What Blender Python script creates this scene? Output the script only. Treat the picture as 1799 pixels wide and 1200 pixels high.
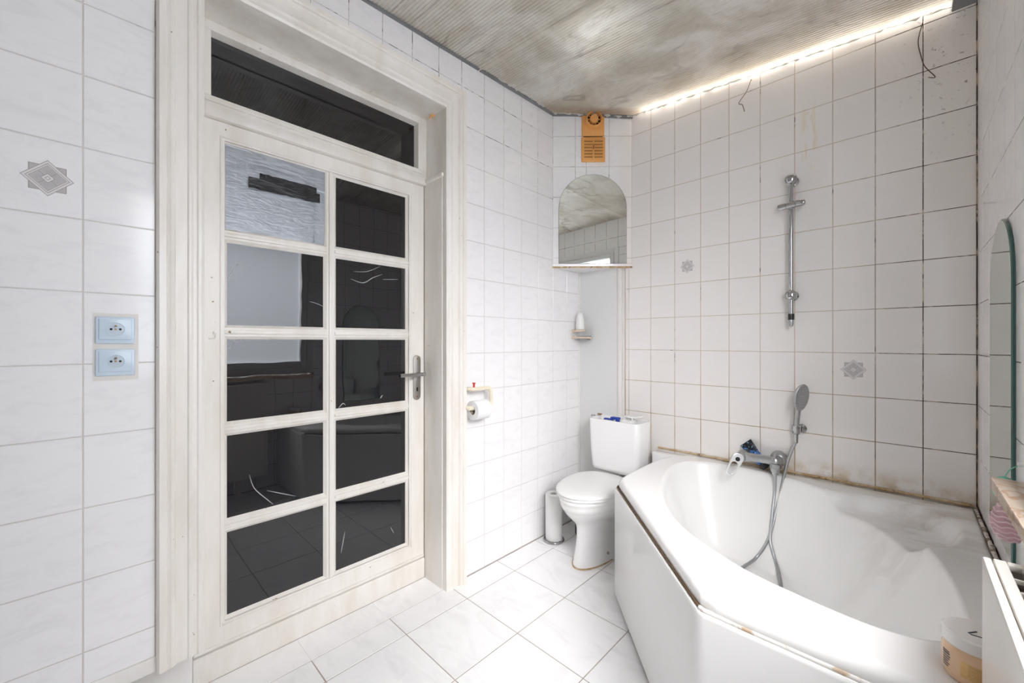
import bpy, bmesh, math, random
from mathutils import Vector, Matrix

random.seed(7)
SC = bpy.context.scene
for o in list(bpy.data.objects):
    bpy.data.objects.remove(o)
COL = SC.collection

# ------------------------------------------------------------------ camera
# room axes: door wall is x = 0, shower wall is y = YB, window wall is x = XC
CX, CY, CZ = 1.662, 0.0, 1.243
FWD = (-0.696, 0.718)
RGT = (0.718, 0.696)
FPX = 712.0
cam = bpy.data.cameras.new('camera')
cam.sensor_width = 36.0
cam.lens = FPX / 1799.0 * 36.0
cam.clip_start = 0.01
camo = bpy.data.objects.new('camera', cam)
COL.objects.link(camo)
camo.location = (CX, CY, CZ)
camo.rotation_euler = (math.pi / 2, 0, math.atan2(0.696, 0.718))
SC.camera = camo

# ------------------------------------------------------------------ world, lights, exposure
world = bpy.data.worlds.new('world')
SC.world = world
world.use_nodes = True
world.node_tree.nodes['Background'].inputs[0].default_value = (0.80, 0.88, 1.0, 1)
world.node_tree.nodes['Background'].inputs[1].default_value = 1.0

def area_light(name, loc, rot, sx, sy, power, color):
    l = bpy.data.lights.new(name, 'AREA')
    l.shape = 'RECTANGLE'
    l.size, l.size_y = sx, sy
    l.energy = power
    l.color = color
    o = bpy.data.objects.new(name, l)
    COL.objects.link(o)
    o.location = loc
    o.rotation_euler = rot
    return o
# daylight behind the frosted window in the window wall (faces -x)
DAY = Vector((-0.50, 0.43, -0.76)).normalized()       # the open sky lies up and to the near side of the window
wd_l = area_light('window_daylight', Vector((2.0, 0.74, 1.66)) - DAY * 1.5, DAY.to_track_quat('-Z', 'Y').to_euler(), 2.4, 2.4, 480.0, (1.0, 0.985, 0.965))
wd_l.data.spread = math.radians(115)
# daylight that falls through the slit in the roof boards along the shower wall
area_light('roof_gap_daylight', (1.17, 2.447, 2.715), (0, 0.07, 0), 1.46, 0.03, 3.6, (1.0, 0.94, 0.86))
# daylight in the small roof opening above the sheet
area_light('roof_light_daylight', (0.64, 1.65, 2.81), (0, 0.07, 0), 0.24, 0.30, 0.35, (0.93, 0.97, 1.0))

SC.view_settings.view_transform = 'Standard'
SC.view_settings.look = 'None'
SC.view_settings.gamma = 1.0
SC.view_settings.use_curve_mapping = False
SC.view_settings.exposure = 0.0
SC.cycles.diffuse_bounces = 8
SC.cycles.glossy_bounces = 6
SC.cycles.transmission_bounces = 6
SC.cycles.max_bounces = 12
SC.cycles.caustics_reflective = False
SC.cycles.caustics_refractive = False

# ------------------------------------------------------------------ helpers
XC, YB, YD = 1.870, 2.455, -0.75
def zceil(x, y=2.1):
    return 2.738 - 0.070 * x - 0.022 * (2.1 - y)

def ray(px, py):
    a = (px - 899.5) / FPX
    b = (600.0 - py) / FPX
    return Vector((FWD[0] + a * RGT[0], FWD[1] + a * RGT[1], b))
def at_y(px, py, y):
    d = ray(px, py); t = (y - CY) / d.y
    return Vector((CX, CY, CZ)) + d * t
def at_x(px, py, x):
    d = ray(px, py); t = (x - CX) / d.x
    return Vector((CX, CY, CZ)) + d * t
def at_z(px, py, z):
    d = ray(px, py); t = (z - CZ) / d.z
    return Vector((CX, CY, CZ)) + d * t

ORG = {}
def tag(o, label=None, cat=None, group=None, kind=None):
    if label: o['label'] = label
    if cat: o['category'] = cat
    if group: o['group'] = group
    if kind: o['kind'] = kind
    return o
def thing(name, loc, label=None, cat=None, group=None, kind=None, parent=None):
    o = bpy.data.objects.new(name, None)
    o.empty_display_size = 0.05
    COL.objects.link(o)
    loc = Vector(loc)
    if parent:
        o.parent = parent
        o.location = loc - ORG[parent]
    else:
        o.location = loc
    ORG[o] = loc
    return tag(o, label, cat, group, kind)

class MB:
    def __init__(self):
        self.v = []; self.f = []
    def add(self, vs, fs):
        n = len(self.v)
        self.v += [tuple(p) for p in vs]
        self.f += [tuple(i + n for i in f) for f in fs]
        return self
    def box(self, x0, x1, y0, y1, z0, z1):
        vs = [(x, y, z) for x in (x0, x1) for y in (y0, y1) for z in (z0, z1)]
        return self.add(vs, [(0, 1, 3, 2), (4, 6, 7, 5), (0, 4, 5, 1), (2, 3, 7, 6), (0, 2, 6, 4), (1, 5, 7, 3)])
    def obox(self, c, ax, ay, az, hx, hy, hz):
        c = Vector(c); ax = Vector(ax).normalized(); ay = Vector(ay).normalized(); az = Vector(az).normalized()
        vs = [c + ax * (i * hx) + ay * (j * hy) + az * (k * hz) for i in (-1, 1) for j in (-1, 1) for k in (-1, 1)]
        return self.add(vs, [(0, 1, 3, 2), (4, 6, 7, 5), (0, 4, 5, 1), (2, 3, 7, 6), (0, 2, 6, 4), (1, 5, 7, 3)])
    def rings(self, rs, cap0=True, cap1=True, closed=True):
        n = len(rs[0]); vs = [p for r in rs for p in r]; fs = []
        m = n if closed else n - 1
        for i in range(len(rs) - 1):
            for j in range(m):
                k = (j + 1) % n
                fs.append((i * n + j, i * n + k, (i + 1) * n + k, (i + 1) * n + j))
        if cap0 and closed: fs.append(tuple(reversed(range(n))))
        if cap1 and closed: fs.append(tuple(range((len(rs) - 1) * n, len(rs) * n)))
        return self.add(vs, fs)
    def lathe(self, c, axis, prof, seg=24, cap=True):
        c = Vector(c); ax = Vector(axis).normalized()
        t = Vector((0, 0, 1)) if abs(ax.z) < 0.9 else Vector((1, 0, 0))
        u = ax.cross(t).normalized(); w = ax.cross(u).normalized()
        rs = []
        for r, h in prof:
            r = max(r, 1e-5)
            rs.append([c + ax * h + (u * math.cos(2 * math.pi * k / seg) + w * math.sin(2 * math.pi * k / seg)) * r for k in range(seg)])
        return self.rings(rs, cap, cap)
    def tube(self, pts, r, seg=10, cap=True):
        pts = [Vector(p) for p in pts]
        rad = r if isinstance(r, (list, tuple)) else [r] * len(pts)
        rs = []; prev = None
        for i, p in enumerate(pts):
            d = (pts[min(i + 1, len(pts) - 1)] - pts[max(i - 1, 0)]).normalized()
            if prev is None:
                t = Vector((0, 0, 1)) if abs(d.z) < 0.9 else Vector((1, 0, 0))
                u = d.cross(t).normalized()
            else:
                u = (prev - d * prev.dot(d)).normalized()
            prev = u
            w = d.cross(u)
            rs.append([p + (u * math.cos(2 * math.pi * k / seg) + w * math.sin(2 * math.pi * k / seg)) * rad[i] for k in range(seg)])
        return self.rings(rs, cap, cap)
    def build(self, name, mat, parent=None, smooth=None, bevel=0, bseg=2, kind=None):
        me = bpy.data.meshes.new(name)
        off = ORG.get(parent, Vector((0, 0, 0))) if parent else Vector((0, 0, 0))
        bm = bmesh.new()
        bv = [bm.verts.new(Vector(p) - off) for p in self.v]
        for f in self.f:
            try: bm.faces.new([bv[i] for i in f])
            except ValueError: pass
        bmesh.ops.recalc_face_normals(bm, faces=bm.faces)
        if bevel:
            es = [e for e in bm.edges if len(e.link_faces) == 2 and e.calc_face_angle(0) > 0.5]
            bmesh.ops.bevel(bm, geom=es, offset=bevel, segments=bseg, profile=0.5, affect='EDGES', clamp_overlap=True)
        bm.to_mesh(me); bm.free()
        if smooth is not None or bevel:
            me.polygons.foreach_set('use_smooth', [True] * len(me.polygons))
            me.set_sharp_from_angle(angle=math.radians(smooth if smooth is not None else 40))
        o = bpy.data.objects.new(name, me)
        COL.objects.link(o)
        if mat: me.materials.append(mat)
        if parent: o.parent = parent
        ORG[o] = off if parent else Vector((0, 0, 0))
        if kind: o['kind'] = kind
        return o

def spline(pts, n=12, closed=False):
    pts = [Vector(p) for p in pts]; out = []
    m = len(pts)
    for i in range(m if closed else m - 1):
        if closed:
            p0, p1, p2, p3 = pts[(i - 1) % m], pts[i], pts[(i + 1) % m], pts[(i + 2) % m]
        else:
            p0, p1, p2, p3 = pts[max(i - 1, 0)], pts[i], pts[i + 1], pts[min(i + 2, m - 1)]
        for k in range(n):
            t = k / n
            out.append(0.5 * ((2 * p1) + (p2 - p0) * t + (2 * p0 - 5 * p1 + 4 * p2 - p3) * t * t + (3 * p1 - p0 - 3 * p2 + p3) * t ** 3))
    if not closed: out.append(pts[-1])
    return out
def sstep(a, b, x):
    t = min(max((x - a) / (b - a), 0), 1)
    return t * t * (3 - 2 * t)
def ell(cx, cy, z, rx, ry, n=32, p=2.0):
    out = []
    for k in range(n):
        a = 2 * math.pi * k / n
        c, s = math.cos(a), math.sin(a)
        out.append((cx + rx * math.copysign(abs(c) ** (2 / p), c), cy + ry * math.copysign(abs(s) ** (2 / p), s), z))
    return out
def rrect(x0, x1, y0, y1, z, r, seg=6):
    out = []
    for cx, cy, a0 in ((x1 - r, y1 - r, 0), (x0 + r, y1 - r, 90), (x0 + r, y0 + r, 180), (x1 - r, y0 + r, 270)):
        for k in range(seg + 1):
            a = math.radians(a0 + 90 * k / seg)
            out.append((cx + r * math.cos(a), cy + r * math.sin(a), z))
    return out

# ------------------------------------------------------------------ materials
class NT:
    def __init__(self, name):
        self.m = bpy.data.materials.new(name)
        self.m.use_nodes = True
        self.t = self.m.node_tree
        self.b = self.t.nodes['Principled BSDF']
        self.out = self.t.nodes['Material Output']
    def n(self, typ, **kw):
        nd = self.t.nodes.new(typ)
        for k, v in kw.items(): setattr(nd, k, v)
        return nd
    def l(self, a, b):
        self.t.links.new(a, b)
    def val(self, sock, v):
        if isinstance(v, (int, float)): sock.default_value = v
        elif isinstance(v, tuple): sock.default_value = v if len(v) == 4 or len(sock.default_value) == 3 else (*v, 1)
        else: self.l(v, sock)
    def math(self, op, a, b=0.0, c=None, clamp=False):
        nd = self.n('ShaderNodeMath', operation=op, use_clamp=clamp)
        self.val(nd.inputs[0], a); self.val(nd.inputs[1], b)
        if c is not None: self.val(nd.inputs[2], c)
        return nd.outputs[0]
    def ramp(self, fac, lo, hi):
        nd = self.n('ShaderNodeMapRange', interpolation_type='SMOOTHSTEP')
        self.l(fac, nd.inputs[0]); nd.inputs[1].default_value = lo; nd.inputs[2].default_value = hi
        return nd.outputs[0]
    def mix(self, fac, a, b):
        nd = self.n('ShaderNodeMix', data_type='RGBA')
        self.val(nd.inputs[0], fac); self.val(nd.inputs[6], a); self.val(nd.inputs[7], b)
        return nd.outputs[2]
    def noise(self, vec, scale, detail=3, rough=0.55, dist=0.0):
        nd = self.n('ShaderNodeTexNoise')
        self.l(vec, nd.inputs['Vector'])
        nd.inputs['Scale'].default_value = scale; nd.inputs['Detail'].default_value = detail
        nd.inputs['Roughness'].default_value = rough; nd.inputs['Distortion'].default_value = dist
        return nd.outputs[0]
    def mapping(self, vec, scale=(1, 1, 1), rot=(0, 0, 0)):
        nd = self.n('ShaderNodeMapping')
        self.l(vec, nd.inputs[0]); nd.inputs['Scale'].default_value = scale; nd.inputs['Rotation'].default_value = rot
        return nd.outputs[0]
    def pos(self):
        return self.n('ShaderNodeNewGeometry').outputs['Position']
    def xyz(self, vec):
        nd = self.n('ShaderNodeSeparateXYZ'); self.l(vec, nd.inputs[0]); return nd.outputs
    def bump(self, h, strength=0.2, dist=0.002):
        nd = self.n('ShaderNodeBump')
        nd.inputs['Strength'].default_value = strength; nd.inputs['Distance'].default_value = dist
        self.l(h, nd.inputs['Height']); self.l(nd.outputs[0], self.b.inputs['Normal'])
    def set(self, col=None, rough=None, metal=None, spec=None, **kw):
        if col is not None: self.val(self.b.inputs['Base Color'], col)
        if rough is not None: self.val(self.b.inputs['Roughness'], rough)
        if metal is not None: self.val(self.b.inputs['Metallic'], metal)
        if spec is not None: self.val(self.b.inputs['Specular IOR Level'], spec)
        for k, v in kw.items(): self.val(self.b.inputs[k.replace('_', ' ')], v)
        return self.m

def simple(name, col, rough=0.4, metal=0.0, var=0.08, vscale=12, bump=0.0, bscale=60, spec=0.5, **kw):
    t = NT(name); p = t.pos()
    c2 = tuple(min(1, c * (1 - var)) for c in col)
    t.set(t.mix(t.noise(p, vscale), col, c2), rough, metal, spec, **kw)
    if bump: t.bump(t.noise(p, bscale), bump, 0.001)
    return t.m

M = {}
# glazed wall tile: white with faint slanting grey marbling, lime and rust stains low on the shower wall
t = NT('tile_glaze')
oc = t.n('ShaderNodeTexCoord').outputs['Object']; oi = t.n('ShaderNodeObjectInfo').outputs['Random']
ad = t.n('ShaderNodeVectorMath', operation='ADD'); t.l(oc, ad.inputs[0])
cb = t.n('ShaderNodeCombineXYZ'); t.l(t.math('MULTIPLY', oi, 37.0), cb.inputs[2]); t.l(t.math('MULTIPLY', oi, 11.0), cb.inputs[0]); t.l(cb.outputs[0], ad.inputs[1])
vn = t.noise(t.mapping(ad.outputs[0], (10, 26, 10), (0, 0, -0.7)), 1.0, 4, 0.6, 0.8)
base = t.mix(t.ramp(vn, 0.45, 0.75), (0.86, 0.85, 0.855), (0.81, 0.80, 0.81))
p = t.pos(); X, Y, Z = t.xyz(p)
warm_light = t.math('MULTIPLY', t.ramp(Y, 2.36, 2.44), t.math('MULTIPLY_ADD', t.noise(p, 2.5, 3), 0.6, 0.5))  # warmer light on the shower wall, mixed into the tile colour
base = t.mix(warm_light, base, (0.81, 0.775, 0.745))
low = t.math('MULTIPLY', t.math('MULTIPLY', t.ramp(Z, 0.69, 0.585), t.ramp(Y, 2.38, 2.42)), t.ramp(X, 0.8, 1.3))
st = t.math('MULTIPLY', low, t.ramp(t.noise(p, 14, 4, 0.65), 0.36, 0.66))
base = t.mix(t.math('MULTIPLY', st, 0.75), base, (0.50, 0.38, 0.20))
cor = t.math('MULTIPLY', t.math('MULTIPLY', t.ramp(X, 1.55, 1.86), t.ramp(Z, 1.75, 2.45)), t.ramp(Y, 2.2, 2.42))
sp = t.math('MULTIPLY', cor, t.ramp(t.noise(p, 42, 4, 0.75), 0.60, 0.70))
base = t.mix(t.math('MULTIPLY', sp, 0.85), base, (0.13, 0.10, 0.08))
drip = t.math('MULTIPLY', t.math('MULTIPLY', t.ramp(t.math('ABSOLUTE', t.math('SUBTRACT', X, 1.325)), 0.045, 0.01), t.ramp(Y, 2.4, 2.43)),
              t.math('MULTIPLY', t.ramp(Z, 2.07, 2.13), t.ramp(Z, 2.47, 2.38)))
dn = t.ramp(t.noise(t.mapping(p, (40, 1, 9)), 1.0, 3), 0.50, 0.60)
base = t.mix(t.math('MULTIPLY', t.math('MULTIPLY', drip, dn), 0.40), base, (0.66, 0.55, 0.25))
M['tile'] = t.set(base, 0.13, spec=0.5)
t.bump(t.noise(ad.outputs[0], 16, 2), 0.10, 0.002)

# grout: beige, browned and mouldy in blotches
t = NT('grout'); p = t.pos(); X, Y, Z = t.xyz(p)
brown = t.math('MULTIPLY', t.ramp(Y, 2.38, 2.43), 0.9)
g = t.mix(brown, (0.62, 0.59, 0.57), (0.56, 0.46, 0.37))
rust = t.math('MULTIPLY', t.math('MULTIPLY', t.ramp(Z, 1.25, 0.75), t.ramp(Y, 2.38, 2.42)), t.ramp(t.noise(p, 5, 3), 0.30, 0.60))
g = t.mix(t.math('MULTIPLY', rust, 0.9), g, (0.34, 0.20, 0.08))
mold = t.ramp(t.noise(p, 7, 4, 0.7), 0.60, 0.68)
mcor = t.math('MULTIPLY', t.ramp(X, 1.45, 1.72), t.ramp(t.noise(p, 16, 3, 0.7), 0.36, 0.52))
mtop = t.math('MULTIPLY', t.math('MULTIPLY', t.ramp(Z, 2.05, 2.45), t.ramp(X, 0.3, 0.05)), t.ramp(t.noise(p, 10, 4, 0.7), 0.50, 0.60))
mm = t.math('MAXIMUM', t.math('MULTIPLY', mold, t.math('MAXIMUM', t.ramp(Z, 1.9, 2.4), t.ramp(Y, 2.38, 2.42))), t.math('MAXIMUM', mcor, mtop))
g = t.mix(mm, g, (0.075, 0.055, 0.045))
M['grout'] = t.set(g, 0.85, spec=0.2)

# floor tile
t = NT('floor_glaze')
oc = t.n('ShaderNodeTexCoord').outputs['Object']; oi = t.n('ShaderNodeObjectInfo').outputs['Random']
ad = t.n('ShaderNodeVectorMath', operation='ADD'); t.l(oc, ad.inputs[0])
cb = t.n('ShaderNodeCombineXYZ'); t.l(t.math('MULTIPLY', oi, 37.0), cb.inputs[2]); t.l(cb.outputs[0], ad.inputs[1])
vn = t.noise(t.mapping(ad.outputs[0], (5, 9, 5), (0, 0, 0.9)), 1.0, 5, 0.6, 1.2)
M['floor_tile'] = t.set(t.mix(t.ramp(vn, 0.45, 0.75), (0.88, 0.875, 0.88), (0.80, 0.795, 0.80)), 0.22, spec=0.45)
M['floor_grout'] = simple('floor_grout', (0.50, 0.44, 0.38), 0.9, var=0.5, vscale=9)

def painted(name, c1, c2, chips=True, rough=0.35):
    t = NT(name); p = t.pos()
    col = t.mix(t.ramp(t.noise(t.mapping(p, (4, 4, 0.8)), 3.0, 4, 0.6), 0.35, 0.7), c1, c2)
    if chips:
        col = t.mix(t.ramp(t.noise(p, 34, 4, 0.6), 0.715, 0.74), col, (0.28, 0.18, 0.10))
    t.set(col, rough, spec=0.45)
    t.bump(t.noise(t.mapping(p, (60, 60, 3)), 1.0, 3), 0.12, 0.001)
    return t.m
M['paint'] = painted('cream_paint', (0.82, 0.79, 0.745), (0.75, 0.705, 0.64))
M['paint_clean'] = painted('white_paint', (0.80, 0.785, 0.76), (0.76, 0.74, 0.71), False)
M['board'] = simple('grey_white_board', (0.72, 0.72, 0.71), 0.35, var=0.03)
M['plaster'] = simple('plaster', (0.72, 0.71, 0.70), 0.9, var=0.08, vscale=4)
M['dark_wood'] = simple('roof_board', (0.10, 0.08, 0.06), 0.8, var=0.4, vscale=6)

def glass_dark(name, wav):
    t = NT(name); p = t.pos()
    t.set((0.010, 0.010, 0.012), 0.012, spec=0.75)
    t.bump(t.noise(p, 7, 1), wav, 0.002)
    return t.m
M['black_glass'] = glass_dark('black_backed_glass', 0.18)
t = NT('grey_tape'); p = t.pos()
t.set(t.mix(t.noise(p, 30, 4), (0.42, 0.44, 0.47), (0.27, 0.29, 0.32)), 0.34, 0.30, 0.5)
t.bump(t.noise(t.mapping(p, (1, 10, 40)), 1.0, 5, 0.6, 1.0), 0.9, 0.004)
M['tape'] = t.m
t = NT('black_tape'); p = t.pos()
t.set((0.018, 0.018, 0.02), 0.25, spec=0.5)
t.bump(t.noise(t.mapping(p, (1, 8, 30)), 1.0, 4, 0.6, 1.0), 0.7, 0.004)
M['black_tape'] = t.m
M['smear'] = simple('white_paint_smear', (0.45, 0.46, 0.48), 0.6)
M['chrome'] = simple('chrome', (0.50, 0.50, 0.51), 0.08, 1.0, var=0.12, vscale=40)
t = NT('limescaled_chrome'); p = t.pos(); ns = t.noise(p, 55, 4, 0.6)
M['dull_chrome'] = t.set(t.mix(ns, (0.52, 0.53, 0.54), (0.38, 0.39, 0.40)), t.math('MULTIPLY_ADD', ns, 0.30, 0.20), 1.0)
M['steel'] = simple('brushed_steel', (0.50, 0.48, 0.45), 0.32, 1.0, var=0.1, vscale=50)
M['ceramic'] = simple('ceramic', (0.84, 0.835, 0.83), 0.08, var=0.02, spec=0.5)
t = NT('bath_acrylic'); p = t.pos(); X, Y, Z = t.xyz(p)
dirt = t.math('MULTIPLY', t.ramp(X, 1.45, 1.75), t.math('MULTIPLY', t.ramp(Y, 1.75, 2.1), t.ramp(t.noise(t.mapping(p, (6, 14, 6), (0, 0, 0.6)), 1.0, 5, 0.65, 0.6), 0.40, 0.68)))
back = t.math('MULTIPLY', t.ramp(Y, 2.37, 2.44), t.math('MULTIPLY', t.ramp(X, 0.95, 1.2), t.ramp(t.noise(p, 11, 4), 0.4, 0.65)))
col = t.mix(t.math('MULTIPLY', dirt, 0.42), (0.85, 0.845, 0.835), (0.46, 0.38, 0.32))
col = t.mix(t.math('MULTIPLY', back, 0.45), col, (0.50, 0.42, 0.30))
M['acrylic'] = t.set(col, 0.27, spec=0.5)
M['panel'] = simple('bath_panel', (0.83, 0.83, 0.825), 0.10, var=0.03, vscale=3)
t = NT('stained_sealant'); p = t.pos()
n1 = t.noise(p, 26, 4, 0.7)
c = t.mix(t.ramp(n1, 0.35, 0.65), (0.40, 0.25, 0.10), (0.62, 0.50, 0.34))
c = t.mix(t.ramp(t.noise(p, 40, 4, 0.7), 0.60, 0.68), c, (0.09, 0.06, 0.04))
M['sealant'] = t.set(c, 0.6)
t = NT('mouldy_sealant'); p = t.pos()
c = t.mix(t.ramp(t.noise(p, 30, 4, 0.7), 0.42, 0.56), (0.66, 0.62, 0.57), (0.16, 0.09, 0.05))
M['mould_sealant'] = t.set(c, 0.6)
t = NT('pale_sealant'); p = t.pos()
M['pale_sealant'] = t.set(t.mix(t.ramp(t.noise(p, 22, 4, 0.7), 0.52, 0.66), (0.78, 0.76, 0.73), (0.50, 0.38, 0.26)), 0.5)
M['brown_gap'] = simple('brown_gap_filler', (0.20, 0.12, 0.06), 0.8, var=0.6, vscale=30)
M['mirror'] = simple('mirror_silver', (0.86, 0.88, 0.86), 0.005, 1.0, var=0.0)
M['mirror_green'] = simple('greenish_mirror_silver', (0.66, 0.73, 0.69), 0.02, 1.0, var=0.04, vscale=6)
M['mirror_edge'] = simple('glass_edge', (0.04, 0.12, 0.10), 0.1, var=0.2)
M['mirror_rot'] = simple('tarnished_edge', (0.10, 0.09, 0.08), 0.5, var=0.4)
t = NT('amber_plastic'); p = t.pos(); X, Y, Z = t.xyz(p)
M['amber'] = t.set(t.mix(t.noise(p, 20, 3), (0.84, 0.43, 0.13), (0.72, 0.34, 0.10)), 0.38)
M['black'] = simple('black_plastic', (0.02, 0.02, 0.022), 0.35)
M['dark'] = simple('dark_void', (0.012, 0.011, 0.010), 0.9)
M['white_plastic'] = simple('white_plastic', (0.80, 0.80, 0.79), 0.30, var=0.02)
M['socket'] = simple('blue_white_plastic', (0.60, 0.70, 0.80), 0.28, var=0.03)
M['socket_inner'] = simple('socket_cup', (0.52, 0.60, 0.68), 0.3, var=0.03)
M['brass'] = simple('brass', (0.35, 0.22, 0.10), 0.35, 1.0)
M['putty'] = simple('putty', (0.76, 0.73, 0.69), 0.8, var=0.06, bump=0.3)
M['beige_plastic'] = simple('cream_plastic', (0.80, 0.73, 0.58), 0.30, var=0.05)
M['pinkish_plastic'] = simple('aged_cream_plastic', (0.76, 0.62, 0.50), 0.35, var=0.1)
M['paper'] = simple('tissue_paper', (0.86, 0.86, 0.87), 0.95, var=0.02, bump=0.2)
M['card'] = simple('cardboard', (0.42, 0.36, 0.31), 0.9)
M['red'] = simple('red_plastic', (0.55, 0.03, 0.02), 0.35)
M['blue'] = simple('blue_plastic', (0.02, 0.06, 0.42), 0.35)
M['motif_line'] = simple('motif_brown_print', (0.40, 0.33, 0.31), 0.3)
M['motif_fill'] = simple('motif_grey_print', (0.55, 0.53, 0.53), 0.3, var=0.25, vscale=60)
M['motif_white'] = simple('motif_white_print', (0.76, 0.75, 0.75), 0.2)
M['wire'] = simple('rusty_wire', (0.14, 0.08, 0.05), 0.6, 0.4, var=0.4, vscale=60)
M['grey_profile'] = simple('grey_edge_profile', (0.24, 0.245, 0.25), 0.5, var=0.3, vscale=15)
M['foam'] = simple('sealing_foam', (0.70, 0.68, 0.63), 0.85, var=0.25, vscale=30, bump=0.6)
t = NT('pink_marble'); p = t.pos()
vn = t.noise(t.mapping(p, (5, 3, 5), (0, 0, 0.5)), 2.2, 6, 0.65, 1.6)
M['marble'] = t.set(t.mix(t.ramp(t.math('ABSOLUTE', t.math('SUBTRACT', vn, 0.5)), 0.0, 0.05), (0.62, 0.40, 0.27), (0.78, 0.62, 0.49)), 0.15)
M['pink'] = simple('pink_foam', (0.62, 0.40, 0.44), 0.8, var=0.2, vscale=50)
M['pink_pale'] = simple('pale_pink_foam', (0.78, 0.60, 0.63), 0.8)
M['green'] = simple('green_plastic', (0.20, 0.58, 0.45), 0.2, var=0.1)
M['jar_lid'] = simple('jar_lid_plastic', (0.80, 0.78, 0.76), 0.25, var=0.02)
t = NT('jar_body'); p = t.pos(); X, Y, Z = t.xyz(p)
M['jar'] = t.set(t.mix(t.noise(p, 18, 2), (0.78, 0.56, 0.36), (0.70, 0.44, 0.28)), 0.18)
M['gold'] = simple('gold_foil', (0.80, 0.52, 0.22), 0.3, 0.6, var=0.4, vscale=200)
M['ink'] = simple('dark_ink', (0.06, 0.06, 0.08), 0.5)
M['rad'] = simple('radiator_enamel', (0.80, 0.77, 0.72), 0.22, var=0.03)
M['rad_in'] = simple('dark_radiator_inside', (0.12, 0.09, 0.06), 0.9, var=0.5, vscale=30)  # plate and fins under the grille, far darker than the enamel
M['pvc'] = simple('white_pvc', (0.76, 0.77, 0.78), 0.3, var=0.02)
# frosted pane: partly clear, partly scattering, grained relief
t = NT('frosted_glass'); p = t.pos()
tr = t.n('ShaderNodeBsdfTransparent'); tr.inputs[0].default_value = (0.975, 0.975, 0.985, 1)
tl = t.n('ShaderNodeBsdfTranslucent')
grain = t.noise(t.mapping(p, (1, 60, 90), (0.5, 0, 0)), 1.0, 4, 0.6, 0.8)
t.l(t.mix(grain, (0.95, 0.97, 1.0), (0.70, 0.76, 0.84)), tl.inputs[0])
ms = t.n('ShaderNodeMixShader'); ms.inputs[0].default_value = 0.4
t.l(tr.outputs[0], ms.inputs[1]); t.l(tl.outputs[0], ms.inputs[2]); t.l(ms.outputs[0], t.out.inputs[0])
M['frosted'] = t.m
# soiled translucent ceiling sheet
t = NT('soiled_ribbed_sheet'); p = t.pos(); X, Y, Z = t.xyz(p)
n1 = t.noise(t.mapping(p, (2.2, 2.6, 1)), 1.6, 6, 0.62, 0.6)
n2 = t.noise(t.mapping(p, (1.2, 6.0, 1), (0, 0, 0.55)), 1.7, 5, 0.7, 1.2)
col = t.mix(t.ramp(n1, 0.34, 0.68), (0.91, 0.87, 0.80), (0.66, 0.60, 0.50))
col = t.mix(t.math('MULTIPLY', t.ramp(n2, 0.58, 0.74), 0.6), col, (0.36, 0.31, 0.26))
vl = t.math('ABSOLUTE', t.math('SUBTRACT', t.noise(t.mapping(p, (0.9, 1.6, 1), (0, 0, 0.9)), 2.1, 2, 0.5, 0.25), 0.52))
vm = t.math('MULTIPLY', t.ramp(vl, 0.022, 0.004), t.ramp(t.noise(p, 3.0, 2), 0.45, 0.62))
col = t.mix(t.math('MULTIPLY', vm, 0.38), col, (0.24, 0.19, 0.15))
n3 = t.noise(t.mapping(p, (5, 30, 1)), 1.0, 3, 0.6)
col = t.mix(t.math('MULTIPLY', t.ramp(n3, 0.52, 0.70), 0.35), col, (0.80, 0.78, 0.74))
fan = t.math('MULTIPLY', t.ramp(t.math('ABSOLUTE', t.math('SUBTRACT', X, t.math('SUBTRACT', Y, 2.06))), 0.16, 0.05), t.ramp(Y, 1.78, 2.1))
fan = t.math('MULTIPLY', fan, t.ramp(X, 0.75, 0.42))
col = t.mix(t.math('MULTIPLY', fan, 0.55), col, (0.42, 0.27, 0.16))
t.set(col, 0.28, spec=0.35)
t.bump(t.noise(p, 9, 3), 0.15, 0.004)
tl = t.n('ShaderNodeBsdfTranslucent'); t.l(col, tl.inputs[0])
ms = t.n('ShaderNodeMixShader'); ms.inputs[0].default_value = 0.30
t.l(t.b.outputs[0], ms.inputs[1]); t.l(tl.outputs[0], ms.inputs[2]); t.l(ms.outputs[0], t.out.inputs[0])
M['sheet'] = t.m

# ------------------------------------------------------------------ tiles
TILE_ME = {}
def tile_mesh(w, h, mat, th=0.006, bv=0.0014):
    key = (round(w, 4), round(h, 4), mat.name, bv)
    if key in TILE_ME: return TILE_ME[key]
    a, b = w / 2, h / 2
    vs = [(-a, -b, 0), (a, -b, 0), (a, b, 0), (-a, b, 0),
          (-a, -b, th - bv), (a, -b, th - bv), (a, b, th - bv), (-a, b, th - bv),
          (-a + bv, -b + bv, th), (a - bv, -b + bv, th), (a - bv, b - bv, th), (-a + bv, b - bv, th)]
    fs = [(8, 9, 10, 11)]
    for i in range(4):
        j = (i + 1) % 4
        fs += [(i, j, 4 + j, 4 + i), (4 + i, 4 + j, 8 + j, 8 + i)]
    me = bpy.data.meshes.new('tile_mesh'); me.from_pydata(vs, [], fs); me.update()
    me.polygons.foreach_set('use_smooth', [True] * len(me.polygons))
    me.set_sharp_from_angle(angle=math.radians(20))
    me.materials.append(mat)
    TILE_ME[key] = me
    return me
GAP = 0.0028
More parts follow.
